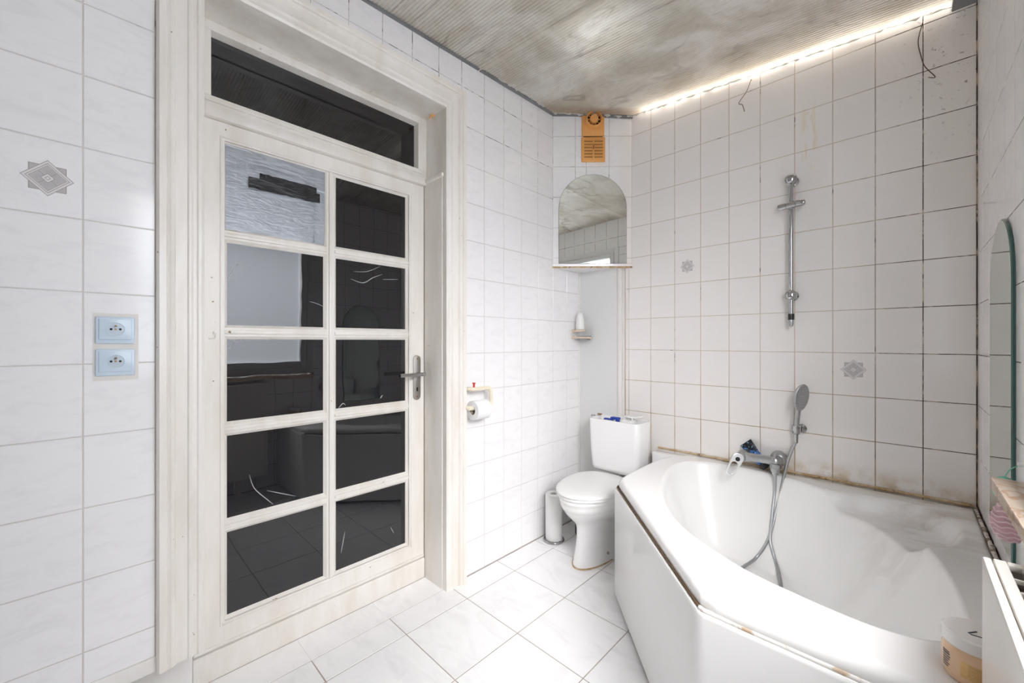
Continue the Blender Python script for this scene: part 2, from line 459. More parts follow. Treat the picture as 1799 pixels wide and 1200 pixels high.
def put_tile(parent, name, org, u, v, n, u0, u1, v0, v1, mat, tilt=0.0022, gap=GAP, bv=0.0014):
    """a tile between joint centre lines; org + u*a + v*b is a point of the tile FACE plane"""
    w, h = u1 - u0 - gap, v1 - v0 - gap
    if w < 0.006 or h < 0.006: return None
    o = bpy.data.objects.new(name, tile_mesh(w, h, mat, bv=bv))
    COL.objects.link(o)
    R = Matrix((u, v, n)).transposed().to_4x4()
    jit = Matrix.Rotation(random.gauss(0, tilt), 4, 'X') @ Matrix.Rotation(random.gauss(0, tilt), 4, 'Y')
    pos = org + u * ((u0 + u1) / 2) + v * ((v0 + v1) / 2) - n * 0.006
    o.matrix_world = Matrix.Translation(pos) @ R @ jit
    o.parent = parent
    return o
def cuts(lo, hi, j0, step):
    k = math.ceil((lo - j0) / step - 1e-6)
    c = [lo]
    while j0 + k * step < hi - 1e-6:
        if j0 + k * step > lo + 1e-6: c.append(j0 + k * step)
        k += 1
    return c + [hi]
Ex, Ey, Ez = Vector((1, 0, 0)), Vector((0, 1, 0)), Vector((0, 0, 1))

def motif(tile, w, s, du=0.0, dv=0.0):
    """printed star motif on a tile: two crossed squares with a framed diamond in the middle (tile-local, on the glaze)"""
    def sq(h, rot, z, mat, nm, ring=None):
        mb = MB()
        def pts(hh):
            return [(du + hh * math.cos(rot + math.pi / 4 + k * math.pi / 2) * 1.4142, dv + hh * math.sin(rot + math.pi / 4 + k * math.pi / 2) * 1.4142, z) for k in range(4)]
        if ring is None:
            mb.add(pts(h), [(0, 1, 2, 3)])
        else:
            a, b = pts(h), pts(h - ring)
            mb.add(a + b, [(k, (k + 1) % 4, 4 + (k + 1) % 4, 4 + k) for k in range(4)])
        o = mb.build(nm, mat, None)
        o.parent = tile
        return o
    q = math.pi / 4
    sq(0.72 * s, 0, 0.00612, M['motif_fill'], 'motif_print')
    sq(0.72 * s, 0, 0.00618, M['motif_line'], 'motif_print', 0.035 * s)
    sq(0.72 * s, q, 0.00624, M['motif_white'], 'motif_print')
    sq(0.72 * s, q, 0.00630, M['motif_line'], 'motif_print', 0.03 * s)
    sq(0.60 * s, q, 0.00630, M['motif_line'], 'motif_print', 0.03 * s)
    sq(0.52 * s, q, 0.00630, M['motif_line'], 'motif_print', 0.025 * s)
    sq(0.49 * s, q, 0.00632, M['motif_fill'], 'motif_print')
    mb = MB()
    for k in range(4):
        a = k * math.pi / 2 + math.pi / 4
        d = Vector((math.cos(a), math.sin(a), 0)); e = Vector((-d.y, d.x, 0)) * 0.014 * s
        c0, c1 = d * 0.18 * s, d * 0.49 * s
        o_ = Vector((du, dv, 0.00638))
        mb.add([o_ + c0 - e, o_ + c1 - e, o_ + c1 + e, o_ + c0 + e], [(0, 1, 2, 3)])
    mb.build('motif_print', M['motif_line'], None).parent = tile
    sq(0.20 * s, q, 0.00642, M['motif_white'], 'motif_print')
    sq(0.20 * s, q, 0.00648, M['motif_line'], 'motif_print', 0.03 * s)
    sq(0.09 * s, q, 0.00648, M['motif_line'], 'motif_print', 0.03 * s)

GR = 0.0014      # grout sits this far behind the tile face
def slab(name, boxes, label, cat, mat=None):
    mb = MB()
    for b in boxes: mb.box(*b)
    o = mb.build(name, mat or M['grout'])
    return tag(o, label, cat, kind='structure')

# ------------------------------------------------------------------ wall_left (door wall)
DY0, DY1, DZT = 0.245, 1.222, 2.411        # door opening
PX = 0.030                                  # the tiled strip beside the sockets stands this far proud
TW = 0.25
wl = slab('wall_left', [
    (-TW, PX - GR, YD - 0.2, DY0 - 0.02, 0.242, 2.95),
    (-TW, -0.160, YD - 0.2, DY0 - 0.02, 0, 0.242),
    (-TW, -GR, DY1 + 0.02, YB + 0.2, 0, 2.95),
    (-TW, -GR, DY0 - 0.02, DY1 + 0.02, DZT + 0.02, 2.95)],
    'white tiled wall with the glazed door in it', 'wall')
CRS = [2.58 - 0.2 * k for k in range(13)]
# strip beside the door
zs = [0.288] + [z for z in reversed(CRS) if z > 0.30] + [zceil(0)]
ys = cuts(-0.33, 0.134, -0.0215, 0.1515)
for i in range(len(ys) - 1):
    for j in range(len(zs) - 1):
        tl_ = put_tile(wl, 'wall_tile', Vector((PX, 0, 0)), Ey, Ez, Ex, ys[i], ys[i + 1], zs[j], zs[j + 1], M['tile'])
        if abs(ys[i + 1] + 0.0215) < 0.01 and abs(zs[j] - 1.58) < 0.01:
            motif(tl_, 0.15, 0.047, 0.012, -0.004)
# beyond the door and over it
zs = [0.004] + [z for z in reversed(CRS) if z > 0.05] + [zceil(0)]
ys = cuts(1.338, 2.402, 1.345, 0.1514)
ys = [y for y in ys if not 1.338 < y < 1.36]
for i in range(len(ys) - 1):
    for j in range(len(zs) - 1):
        y1 = ys[i + 1]
        put_tile(wl, 'wall_tile', Vector((0, 0, 0)), Ey, Ez, Ex, ys[i], y1, zs[j], zs[j + 1], M['tile'])
ys = cuts(0.134, 1.338, 1.345 - 0.1514 * 9, 0.1514)
for i in range(len(ys) - 1):
    for (z0, z1) in ((2.515, 2.58), (2.58, zceil(0))):
        put_tile(wl, 'wall_tile', Vector((0.0, 0, 0)), Ey, Ez, Ex, ys[i], ys[i + 1], z0, z1, M['tile'])

# ------------------------------------------------------------------ wall_back (shower wall)
wb = slab('wall_back', [(-0.2, XC + 0.25, YB + GR, YB + 0.25, 0, 2.95)], 'white tiled shower wall behind the bath with stained joints', 'wall')
CRB = [2.59 - 0.2 * k for k in range(11)]
xs = [0.328] + [0.355 + 0.1514 * k for k in range(10)] + [XC - 0.001]
zs = [0.40] + [z for z in reversed(CRB) if z > 0.62] + [2.76]
for i in range(len(xs) - 1):
    for j in range(len(zs) - 1):
        z1 = min(zs[j + 1], zceil(xs[i + 1], 2.45) + 0.012)
        if z1 < zs[j] + 0.01: continue
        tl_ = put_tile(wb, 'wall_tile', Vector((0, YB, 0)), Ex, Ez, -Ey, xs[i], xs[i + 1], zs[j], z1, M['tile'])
        if abs(xs[i] - 0.658) < 0.02 and abs(zs[j] - 1.59) < 0.02: motif(tl_, 0.15, 0.041)
        if abs(xs[i] - 1.415) < 0.02 and abs(zs[j] - 0.99) < 0.02: motif(tl_, 0.15, 0.046, 0, 0.022)

# ------------------------------------------------------------------ wall_right (window wall)
WY0, WY1, WZ0, WZ1 = 0.06, 1.40, 0.955, 2.275
wr = slab('wall_right', [
    (XC + 0.0004, XC + 0.25, YD - 0.2, WY0, 0, 2.95), (XC + 0.0004, XC + 0.25, WY1, YB + 0.25, 0, 2.95),
    (XC + 0.0004, XC + 0.25, WY0, WY1, 0, WZ0 - 0.02), (XC + 0.0004, XC + 0.25, WY0, WY1, WZ1, 2.95)],
    'white tiled window wall with black mould in the joints', 'wall')
ysr = [YB - y for y in cuts(YD, YB - 0.001, 2.296 - 0.1514 * 30, 0.1514)]
ysr = sorted(ysr)
zs = [0.004, 0.19, 0.39, 0.59] + [z for z in reversed(CRB) if z > 0.62] + [zceil(XC)]
for i in range(len(ysr) - 1):
    for j in range(len(zs) - 1):
        yhi, ylo = YB - ysr[i], YB - ysr[i + 1]
        z0, z1 = zs[j], zs[j + 1]
        if ylo < -0.3 or (z1 < 0.6 and ylo > 1.1): continue
        if ylo < WY1 and yhi > WY0:
            if z0 >= WZ0 and z1 <= WZ1: continue
            if z0 < WZ0 < z1: z1 = WZ0 - 0.02
            elif z0 < WZ1 < z1: z0 = WZ1
            if yhi > WY1 and zs[j] < WZ1 and zs[j + 1] > WZ0:
                if zs[j] < WZ0 - 0.03: put_tile(wr, 'wall_tile', Vector((XC, YB, 0)), -Ey, Ez, -Ex, ysr[i], ysr[i + 1], zs[j], WZ0 - 0.02, M['tile'], 0.0004, bv=0.0003)
                if zs[j + 1] > WZ1: put_tile(wr, 'wall_tile', Vector((XC, YB, 0)), -Ey, Ez, -Ex, ysr[i], ysr[i + 1], WZ1, zs[j + 1], M['tile'], 0.0004, bv=0.0003)
                continue
        put_tile(wr, 'wall_tile', Vector((XC, YB, 0)), -Ey, Ez, -Ex, ysr[i], ysr[i + 1], z0, z1, M['tile'], 0.0004, bv=0.0003)
for j in range(len(zs) - 1):      # narrow cut tiles beside the window frame
    z0, z1 = max(zs[j], WZ0 - 0.02), min(zs[j + 1], WZ1)
    if z1 - z0 < 0.02: continue
    nxt = min(YB - y for y in ysr if YB - y > WY1 + 0.01)
    put_tile(wr, 'wall_tile', Vector((XC, 0, 0)), -Ey, Ez, -Ex, -nxt, -WY1, z0, z1, M['tile'], 0.0004, bv=0.0003)

# wall behind the camera, floor
wf = slab('wall_front', [(-TW, XC + 0.25, YD - 0.2, YD, 0, 2.95)], 'plain pale wall opposite the shower wall', 'wall', M['plaster'])
fl = slab('floor', [(-TW, XC + 0.25, YD - 0.2, YB + 0.25, -0.1, -GR)], 'floor of large white glazed tiles', 'floor', M['floor_grout'])
fx = cuts(-0.158, XC, 0.142, 0.3333); fy = cuts(YD, YB, 0.257, 0.3333)
for i in range(len(fx) - 1):
    for j in range(len(fy) - 1):
        x0, x1, y0, y1 = fx[i], fx[i + 1], fy[j], fy[j + 1]
        if x0 < -0.1:                                  # tongue into the door recess
            y0c, y1c = y0, min(y1, DY1)
            if y1c - y0c > 0.02:
                put_tile(fl, 'floor_tile', Vector((0, 0, 0)), Ex, Ey, Ez, x0, 0.0, y0c, y1c, M['floor_tile'], 0.0008, 0.0)
            x0 = 0.001
        if x1 > 1.35 and y0 > 1.3: continue
        put_tile(fl, 'floor_tile', Vector((0, 0, 0)), Ex, Ey, Ez, x0, x1, y0, y1, M['floor_tile'], 0.0008, 0.0036)

# ------------------------------------------------------------------ boxed corner above the ledge (diagonal)
CA, CB2 = Vector((0.0, 2.0965, 0)), Vector((0.3795, YB, 0))
dg = (CB2 - CA); DL = dg.length; du = dg.normalized(); dn = Vector((du.y, -du.x, 0))
LZ = 1.742
mb = MB()
q = [CA + dn * -GR, CB2 + dn * -GR, Vector((0.0 - GR, YB + GR, 0))]
mb.add([(a.x, a.y, z) for z in (LZ, 2.95) for a in q], [(2, 1, 0), (3, 4, 5), (0, 1, 4, 3), (1, 2, 5, 4), (2, 0, 3, 5)])
wd = tag(mb.build('wall_corner', M['grout']), 'diagonal tiled corner boxing over the toilet', 'wall', kind='structure')
us = [0.002, (1011.5 - 971) / 140.5 * DL, (1030.7 - 971) / 140.5 * DL, (1070.7 - 971) / 140.5 * DL, DL - 0.002]
zs = [LZ + 0.012, 1.79, 1.99, 2.19, 2.39, 2.59, zceil(0.2)]
for i in range(4):
    for j in range(len(zs) - 1):
        put_tile(wd, 'wall_tile', CA, du, Ez, dn, us[i], us[i + 1], zs[j], zs[j + 1], M['tile'])
# tiled ledge under the mirror
mb = MB()
e = 0.006
q = [CA + dn * e - du * 0.0, CB2 + dn * e, Vector((0.0, YB, 0))]
mb.add([(a.x, a.y, z) for z in (LZ - 0.014, LZ + 0.010) for a in q], [(2, 1, 0), (3, 4, 5), (0, 1, 4, 3), (1, 2, 5, 4), (2, 0, 3, 5)])
lg = tag(mb.build('corner_ledge', M['tile']), 'triangular white corner ledge directly under the small arched mirror', 'ledge', kind='structure')
mb = MB()
mb.tube([CA + dn * 0.004 + Ez * (LZ - 0.012), CB2 + dn * 0.004 + Ez * (LZ - 0.012)], 0.006, 6)
mb.build('sealant_bead', M['sealant'], lg)

# pipe boxing panel in the corner below
mb = MB(); mb.box(0.0, 0.296, 2.402, YB + 0.01, 0.0, LZ - 0.01)
pb = tag(mb.build('corner_panel', M['board']), 'smooth pale grey board covering the corner behind the toilet cistern', 'panel', kind='structure')
mb = MB(); mb.box(0.2965, 0.318, 2.412, YB, 0.0, LZ - 0.01); mb.build('edge_strip', M['paint_clean'], pb, bevel=0.003)
mb = MB(); mb.box(0.3185, 0.3275, 2.437, YB, 0.0, LZ - 0.01); mb.build('edge_strip', M['paint_clean'], pb, bevel=0.002)
mb = MB(); mb.box(-0.001, 0.009, 2.393, 2.404, 0.0, LZ - 0.01); mb.build('corner_strip', M['paint_clean'], pb, bevel=0.003)

# ------------------------------------------------------------------ ceiling: two ribbed translucent sheets, roof boards above
ce = thing('ceiling', (0, 0, 2.6), 'low ceiling of soiled ribbed translucent plastic sheets', 'ceiling', kind='structure')
def sheet(y0, y1, name, pitch=0.0165, amp=0.0013):
    n = int((y1 - y0) / pitch) * 4
    prof = []
    for k in range(n + 1):
        y = y0 + (y1 - y0) * (k // 4 + (0.0, 0.66, 0.76, 0.90)[k % 4]) / (n / 4)
        prof.append((y, amp * (-1.0, -1.0, 1.1, 1.1)[k % 4]))
    xs_ = [-0.0, 0.45, 0.95, 1.45, XC]
    mb = MB()
    lowr = [[(x, y, zceil(x, y) + a) for y, a in prof] for x in xs_]
    mb.rings(lowr, False, False, False)
    return mb.build(name, M['sheet'], ce, smooth=15)
sheet(1.462, 2.444, 'ceiling_sheet'); sheet(0.16, 1.452, 'ceiling_sheet'); sheet(YD, 0.15, 'ceiling_sheet')
for yj in (1.457, 0.155):
    mb = MB()
    mb.obox((XC / 2, yj, zceil(XC / 2, yj) - 0.003), (1, 0, -0.070), Ey, (0.070, 0, 1), XC / 2, 0.020, 0.0018)
    mb.obox((XC / 2, yj, zceil(XC / 2, yj) - 0.006), (1, 0, -0.070), Ey, (0.070, 0, 1), XC / 2, 0.006, 0.003)
    mb.build('joint_profile', M['sheet'], ce)
mb = MB()      # roof boards with an opening and a slit along the shower wall
z0, z1 = 2.83, 2.86
ox0, ox1, oy0, oy1 = 0.48, 0.80, 1.45, 1.85
mb.box(-0.25, ox0, YD, 2.40, z0, z1); mb.box(ox1, 2.1, YD, 2.40, z0, z1)
mb.box(ox0, ox1, YD, oy0, z0, z1); mb.box(ox0, ox1, oy1, 2.40, z0, z1)
mb.build('roof_boards', M['dark_wood'], ce)
for (x0, x1, y0, y1) in ((ox0 - .02, ox0, oy0, oy1), (ox1, ox1 + .02, oy0, oy1), (ox0, ox1, oy0 - .02, oy0), (ox0, ox1, oy1, oy1 + .02)):
    MB().box(x0, x1, y0, y1, zceil(x0) + 0.03, 2.83).build('roof_opening_board', M['dark_wood'], ce)
# grey edge profile and foam along the door wall and the diagonal
for y0_, y1_, w_ in ((YD, 1.45, 0.014), (1.46, 2.10, 0.020)):
    mb = MB(); ym = (y0_ + y1_) / 2
    mb.obox((w_ / 2 - 0.001, ym, zceil(0, ym) - 0.002), Ex, (0, 1, 0.022), (0, -0.022, 1), w_ / 2, (y1_ - y0_) / 2, 0.011)
    mb.build('edge_profile', M['grey_profile'], ce)
mb = MB(); a, b = CA + Ez * zceil(0), CB2 + Ez * zceil(0.38)
mb.obox((a + b) / 2 + dn * 0.006 - Ez * 0.001, b - a, dn, Ez, DL / 2, 0.010, 0.010); mb.build('edge_profile', M['grey_profile'], ce)
def foam(p0, p1, n, r, name='sealing_foam'):
    mb = MB(); p0 = Vector(p0); p1 = Vector(p1)
    pts, rad = [], []
    for k in range(n):
        t_ = k / (n - 1)
        pts.append(p0.lerp(p1, t_) + Vector((random.uniform(-1, 1), random.uniform(-1, 1), random.uniform(-1, 1))) * r * 0.5)
        rad.append(max(0.001, r * random.choice((0.15, 0.5, 0.9, 1.2, 0.4))))
    mb.tube(pts, rad, 7); return mb.build(name, M['foam'], ce, smooth=60)
foam((0.014, 1.47, zceil(0, 1.47) - 0.001), (0.02, 2.09, zceil(0) - 0.002), 46, 0.008)
foam(CA + dn * 0.016 + Ez * (zceil(0) - 0.004), CB2 + dn * 0.012 + Ez * (zceil(0.38) - 0.004), 34, 0.008)
foam((0.40, 2.447, zceil(0.4, 2.45) - 0.004), (1.84, 2.447, zceil(1.84, 2.45) - 0.004), 90, 0.005)
mb = MB(); mb.box(1.80, 1.868, 2.30, 2.45, zceil(1.87) - 0.012, zceil(1.87) + 0.02); mb.build('edge_profile', M['grey_profile'], ce)

# ------------------------------------------------------------------ door: casing, lining, threshold, leaf, transom
tr = thing('trim_1', (0, DY0, 0), 'cream painted moulded wooden casing around the glazed door', 'door casing', kind='structure')
prof = [(-0.004, -0.02), (-0.004, 0.016), (0.004, 0.022), (0.012, 0.022), (0.016, 0.017), (0.024, 0.017), (0.030, 0.024), (0.036, 0.024),
        (0.040, 0.019), (0.068, 0.019), (0.072, 0.030), (0.080, 0.033), (0.088, 0.030), (0.092, 0.036), (0.108, 0.038), (0.114, 0.030), (0.115, -0.03)]
mb = MB(); rs = []
for d, n_ in prof:
    x = n_ + 0.012
    rs.append([(x + 0.006, DY0 - d, 0.243), (x + 0.006, DY0 - d, DZT + d), (x, DY1 + d, DZT + d), (x, DY1 + d, 0.0)])
mb.rings(rs, False, False, False)
mb.build('casing', M['paint'], tr)
mb = MB(); mb.box(-0.235, 0.0085, DY1 + 0.0005, DY1 + 0.02, 0, DZT); mb.build('jamb', M['paint'], tr)
mb = MB(); mb.box(-0.235, 0.0085, DY0 - 0.02, DY0 - 0.0005, 0.243, DZT); mb.build('jamb', M['paint'], tr)
mb = MB(); mb.box(-0.235, 0.0085, DY0 - 0.02, DY1 + 0.02, DZT + 0.0005, DZT + 0.02); mb.build('head_lining', M['paint'], tr)
mb = MB(); mb.box(-0.16, -0.004, DY1 - 0.007, DY1, 0.0, 2.070); mb.build('jamb_board', M['paint'], tr, bevel=0.002)
mb = MB(); mb.box(-0.165, 0.004, DY1 - 0.016, DY1, 2.070, 2.090); mb.build('jamb_cap', M['paint'], tr, bevel=0.005)
mb = MB(); mb.box(-0.235, -0.158, DY0, DY1 - 0.0075, 0.0, 0.104); mb.build('threshold_board', M['paint'], tr, bevel=0.002)
# low painted boxing under the left casing and the tiles
mb = MB(); mb.box(-0.1595, -0.1575, YD, DY0 - 0.001, 0.0, 0.2415)
bs = tag(mb.build('baseboard_left', M['paint_clean'], ), 'recessed white plinth board at the foot of the wall beside the sockets', 'baseboard', kind='structure')
mb = MB(); mb.box(-0.02, 0.033, YD, 0.133, 0.2425, 0.288); mb.build('top_strip', M['paint_clean'], bs, bevel=0.002)
mb = MB(); mb.box(0.0, 0.040, 0.1335, 0.139, 0.2425, 2.52); mb.build('side_strip', M['board'], bs, bevel=0.001)

dr = thing('door_1', (-0.19, DY0, 0.104), 'cream painted door with ten black glass panes', 'door', kind='structure')
DX = -0.165                         # room side face of the leaf
GL = [(0.340, 0.716), (0.750, 1.126)]
GZ = [(0.209, 0.543 - 0.0)]
rows = [(1.995 - 0.334 - k * 0.3663, 1.995 - k * 0.3663) for k in range(5)]
GX = -0.185
LT, LB = 2.060, 0.110
MB().box(-0.205, DX, DY0 + 0.001, GL[0][0], LB, LT).build('stile', M['paint'], dr)
MB().box(-0.205, DX, GL[1][1], DY1 - 0.008, LB, LT).build('stile', M['paint'], dr)
MB().box(-0.205, DX, GL[0][0], GL[1][1], rows[0][1], LT).build('rail', M['paint'], dr)
MB().box(-0.205, DX, GL[0][0], GL[1][1], LB, rows[4][0]).build('rail', M['paint'], dr)
MB().box(-0.205, DX - 0.008, GL[0][1], GL[1][0], rows[4][0], rows[0][1]).build('mullion', M['paint'], dr)
MB().box(DX - 0.008, DX - 0.001, GL[0][1] + 0.009, GL[1][0] - 0.009, rows[4][0], rows[0][1]).build('mullion_bead', M['paint'], dr, bevel=0.002)
for k in range(4):
    for c in GL:
        mbx = MB(); mbx.box(-0.205, DX - 0.008, c[0], c[1], rows[k + 1][1], rows[k][0])
        m_ = mbx.build('muntin', M['paint'], dr)
        ORG[m_] = ORG[dr]
        MB().box(DX - 0.008, DX - 0.001, c[0], c[1], rows[k + 1][1] + 0.009, rows[k][0] - 0.009).build('muntin_bead', M['paint'], m_, bevel=0.002)
panes = {}
for k in range(5):
    for ci, c in enumerate(GL):
        mb = MB(); mb.box(GX - 0.010, GX, c[0] + 0.0004, c[1] - 0.0004, rows[k][0] + 0.0004, rows[k][1] - 0.0004)
        pn = mb.build('pane', M['black_glass'], dr); ORG[pn] = ORG[dr]; panes[(k, ci)] = pn
        # sloping putty bead around each pane
        mb = MB(); w = 0.011
        a = [(GX + 0.0105, c[0], rows[k][0]), (GX + 0.0105, c[1], rows[k][0]), (GX + 0.0105, c[1], rows[k][1]), (GX + 0.0105, c[0], rows[k][1])]
        b = [(GX + 0.0002, c[0] + w, rows[k][0] + w), (GX + 0.0002, c[1] - w, rows[k][0] + w), (GX + 0.0002, c[1] - w, rows[k][1] - w), (GX + 0.0002, c[0] + w, rows[k][1] - w)]
        w2 = 0.004
        mb.add(a + b, [(i, (i + 1) % 4, 4 + (i + 1) % 4, 4 + i) for i in range(4)])
        mb.build('glazing_bead', M['paint'], pn)
# raised edge line on the stiles and rails round the glazing
for (y0, y1, z0, z1) in ((GL[0][0] - .014, GL[0][0] - .008, rows[4][0] - .014, rows[0][1] + .014), (GL[1][1] + .008, GL[1][1] + .014, rows[4][0] - .014, rows[0][1] + .014),
                         (GL[0][0] - .008, GL[1][1] + .008, rows[0][1] + .008, rows[0][1] + .014), (GL[0][0] - .008, GL[1][1] + .008, rows[4][0] - .014, rows[4][0] - .008)):
    MB().box(DX - 0.001, DX + 0.003, y0, y1, z0, z1).build('raised_moulding', M['paint'], dr, bevel=0.001)
MB().box(DX - 0.002, DX + 0.006, DY0 + 0.002, DY1 - 0.009, LB, LB + 0.012).build('weather_strip', M['paint'], dr, bevel=0.002)
# taped first pane
pt = panes[(0, 0)]; y0, y1 = GL[0]; z0, z1 = rows[0]
def strip(name, mat, yc, zc, hl, hw, ang, layer, wob=0.0017):
    mb = MB(); n = 14; rs = []
    ca, sa = math.cos(ang), math.sin(ang)
    for k in range(n + 1):
        s = -hl + 2 * hl * k / n
        r = []
        for j in range(5):
            q_ = -hw + 2 * hw * j / 4
            edge = random.uniform(-0.002, 0.002) if (j in (0, 4) or k in (0, n)) else 0
            yy = min(max(yc + s * ca - q_ * sa, y0 + 0.005), y1 - 0.005); zz = min(max(zc + s * sa + q_ * ca + edge, z0 + 0.006), z1 - 0.006)
            r.append((GX + 0.0012 + 0.0011 * layer + random.uniform(-wob, wob) * 0.6, yy, zz))
        rs.append(r)
    mb.rings(rs, False, False, False)
    return mb.build(name, mat, pt, smooth=80)
for i in range(7):
    strip('tape_strip', M['tape'], (y0 + y1) / 2 + random.uniform(-0.006, 0.006), z0 + 0.028 + i * 0.047, 0.186, 0.031, random.uniform(-0.012, 0.012), 1 + (i % 3))
strip('tape_strip', M['tape'], y0 + 0.022, (z0 + z1) / 2, 0.160, 0.020, math.pi / 2 + 0.02, 5)
strip('tape_strip', M['tape'], y1 - 0.026, (z0 + z1) / 2, 0.160, 0.022, math.pi / 2 - 0.03, 5)
strip('tape_strip', M['tape'], (y0 + y1) / 2, z1 - 0.030, 0.182, 0.026, 0.0, 6)
strip('black_tape_strip', M['black_tape'], y0 + 0.214, z1 - 0.128, 0.134, 0.021, 0.0, 8, 0.0008)
strip('black_tape_strip', M['black_tape'], y0 + 0.226, z1 - 0.104, 0.108, 0.020, 0.0, 9, 0.0008)
# dried paint smears on the glass
def smear(k, ci, pxs, r=0.0011):
    pts = [at_x(px_, py_, GX + 0.0006) for px_, py_ in pxs]
    pts = spline(pts, 5)
    mb = MB(); mb.tube(pts, [r * (0.3 + 0.9 * math.sin(math.pi * i / (len(pts) - 1))) for i in range(len(pts))], 5)
    mb.build('paint_smear', M['smear'], panes[(k, ci)])
smear(1, 1, [(622, 477), (645, 477), (668, 468)]); smear(1, 1, [(616, 490), (638, 497), (655, 488), (672, 482)], 0.0015)
smear(1, 1, [(672, 491), (700, 491)]); smear(1, 0, [(544, 530), (558, 534), (570, 540)])
smear(3, 0, [(438, 834), (447, 858), (470, 878), (480, 886)], 0.0014); smear(3, 0, [(469, 862), (495, 867), (520, 872)], 0.0013)
smear(4, 1, [(606, 934), (602, 955), (599, 972)], 0.0014); smear(4, 1, [(686, 926), (692, 937)])
smear(1, 0, [(418, 463), (400, 490), (394, 515)], 0.0007); smear(2, 0, [(402, 612), (420, 598), (445, 591)], 0.0008)
smear(2, 1, [(594, 718), (602, 709), (607, 712)], 0.0018); smear(2, 1, [(668, 700), (672, 694)], 0.002)
# handle
hy = 1.169
hd = MB(); hd.rings([[(DX - 0.001 + 0.0 + n_, hy + a_, 1.055 + b_) for a_, b_ in
      [(0.021 * math.cos(t_), 0.095 + 0.021 * math.sin(t_)) for t_ in [math.pi * i / 10 for i in range(11)]] +
      [(0.021 * math.cos(t_), -0.095 + 0.021 * math.sin(t_)) for t_ in [math.pi + math.pi * i / 10 for i in range(11)]]] for n_ in (0.0, 0.009)])
hp = hd.build('handle_plate', M['steel'], dr, bevel=0.002); ORG[hp] = ORG[dr]
mb = MB(); xl = DX + 0.055
mb.tube([(DX + 0.006, hy, 1.075), (xl - 0.01, hy, 1.075), (xl, hy - 0.004, 1.075), (xl, hy - 0.03, 1.075), (xl, hy - 0.128, 1.075)], 0.0095, 14)
mb.build('lever', M['chrome'], hp, smooth=50)
mb = MB(); mb.tube([(xl, hy + 0.018, 1.075), (xl, hy - 0.006, 1.075)], 0.0095, 14); mb.build('lever_end', M['chrome'], hp, smooth=50)
mb = MB(); mb.box(DX + 0.008, DX + 0.0088, hy - 0.004, hy + 0.004, 0.985, 1.005); mb.build('keyhole', M['dark'], hp)
for zz in (0.957, 1.153):
    mb = MB(); mb.lathe((DX + 0.0075, hy, zz), (1, 0, 0), [(0.004, 0), (0.004, 0.0018), (0.001, 0.0022)], 10); mb.build('screw', M['brass'], hp)
# paint-covered hook on the hinge stile
mb = MB(); mb.tube([(DX + 0.004, 0.292, 1.255), (DX + 0.004, 0.310, 1.255), (DX + 0.006, 0.312, 1.268)], 0.003, 6)
mb.lathe((DX, 0.310, 1.276), (1, 0, 0), [(0.006, 0), (0.006, 0.005), (0.002, 0.007)], 12); mb.build('hook', M['paint_clean'], dr)

# transom window over the door
tw = thing('window_2', (-0.19, DY0, 2.06), 'long black transom pane above the glazed door', 'window', kind='structure')
TY0, TY1, TZ0, TZ1 = 0.297, 1.172, 2.140, 2.377
MB().box(-0.225, -0.140, DY0, DY1 - 0.0002, 2.062, 2.100).build('transom_bar', M['paint'], tw, bevel=0.004)
MB().box(-0.205, -0.150, DY0, DY1 - 0.0002, 2.1002, TZ0).build('bottom_rail', M['paint'], tw, bevel=0.002)
MB().box(-0.205, -0.150, DY0, DY1 - 0.0002, TZ1, DZT).build('top_rail', M['paint'], tw, bevel=0.002)
MB().box(-0.205, -0.150, DY0, TY0, TZ0, TZ1).build('side_stile', M['paint'], tw, bevel=0.001)
MB().box(-0.205, -0.150, TY1, DY1 - 0.0002, TZ0, TZ1).build('side_stile', M['paint'], tw, bevel=0.001)
tp = MB().box(-0.195, -0.185, TY0, TY1, TZ0, TZ1).build('pane', M['black_glass'], tw)
mb = MB()
a = [(-0.1505, TY0 - .001, TZ0 - .001), (-0.1505, TY1 + .001, TZ0 - .001), (-0.1505, TY1 + .001, TZ1 + .001), (-0.1505, TY0 - .001, TZ1 + .001)]
b = [(-0.1848, TY0 + .005, TZ0 + .005), (-0.1848, TY1 - .005, TZ0 + .005), (-0.1848, TY1 - .005, TZ1 - .005), (-0.1848, TY0 + .005, TZ1 - .005)]
mb.add(a + b, [(i, (i + 1) % 4, 4 + (i + 1) % 4, 4 + i) for i in range(4)]); mb.build('glazing_bead', M['paint'], tw)
MB().box(-0.150, -0.143, TY0 - 0.02, TY1 + 0.02, TZ0 - 0.024, TZ0 - 0.016).build('raised_moulding', M['paint'], tw, bevel=0.002)
# rest of an old hook in the recess corner
hk = thing('broken_hook', (-0.030, DY1 - 0.012, 2.375), 'broken rusty hook stub in the upper corner of the door recess', 'hook')
mb = MB(); c = at_y(757, 204, DY1 - 0.016)
mb.tube([c + Vector((0.012, 0.016, 0.0)), c + Vector((0.006, -0.002, 0.004)), c, c + Vector((-0.006, 0.0, -0.012))], 0.005, 8); mb.build('stub', M['amber'], hk, smooth=60)
mb = MB(); mb.tube([c + Vector((0.0, 0.016, 0.012)), c + Vector((-0.004, -0.004, 0.010)), c + Vector((-0.012, -0.006, 0.002))], 0.0035, 7); mb.build('screw', M['steel'], hk, smooth=60)

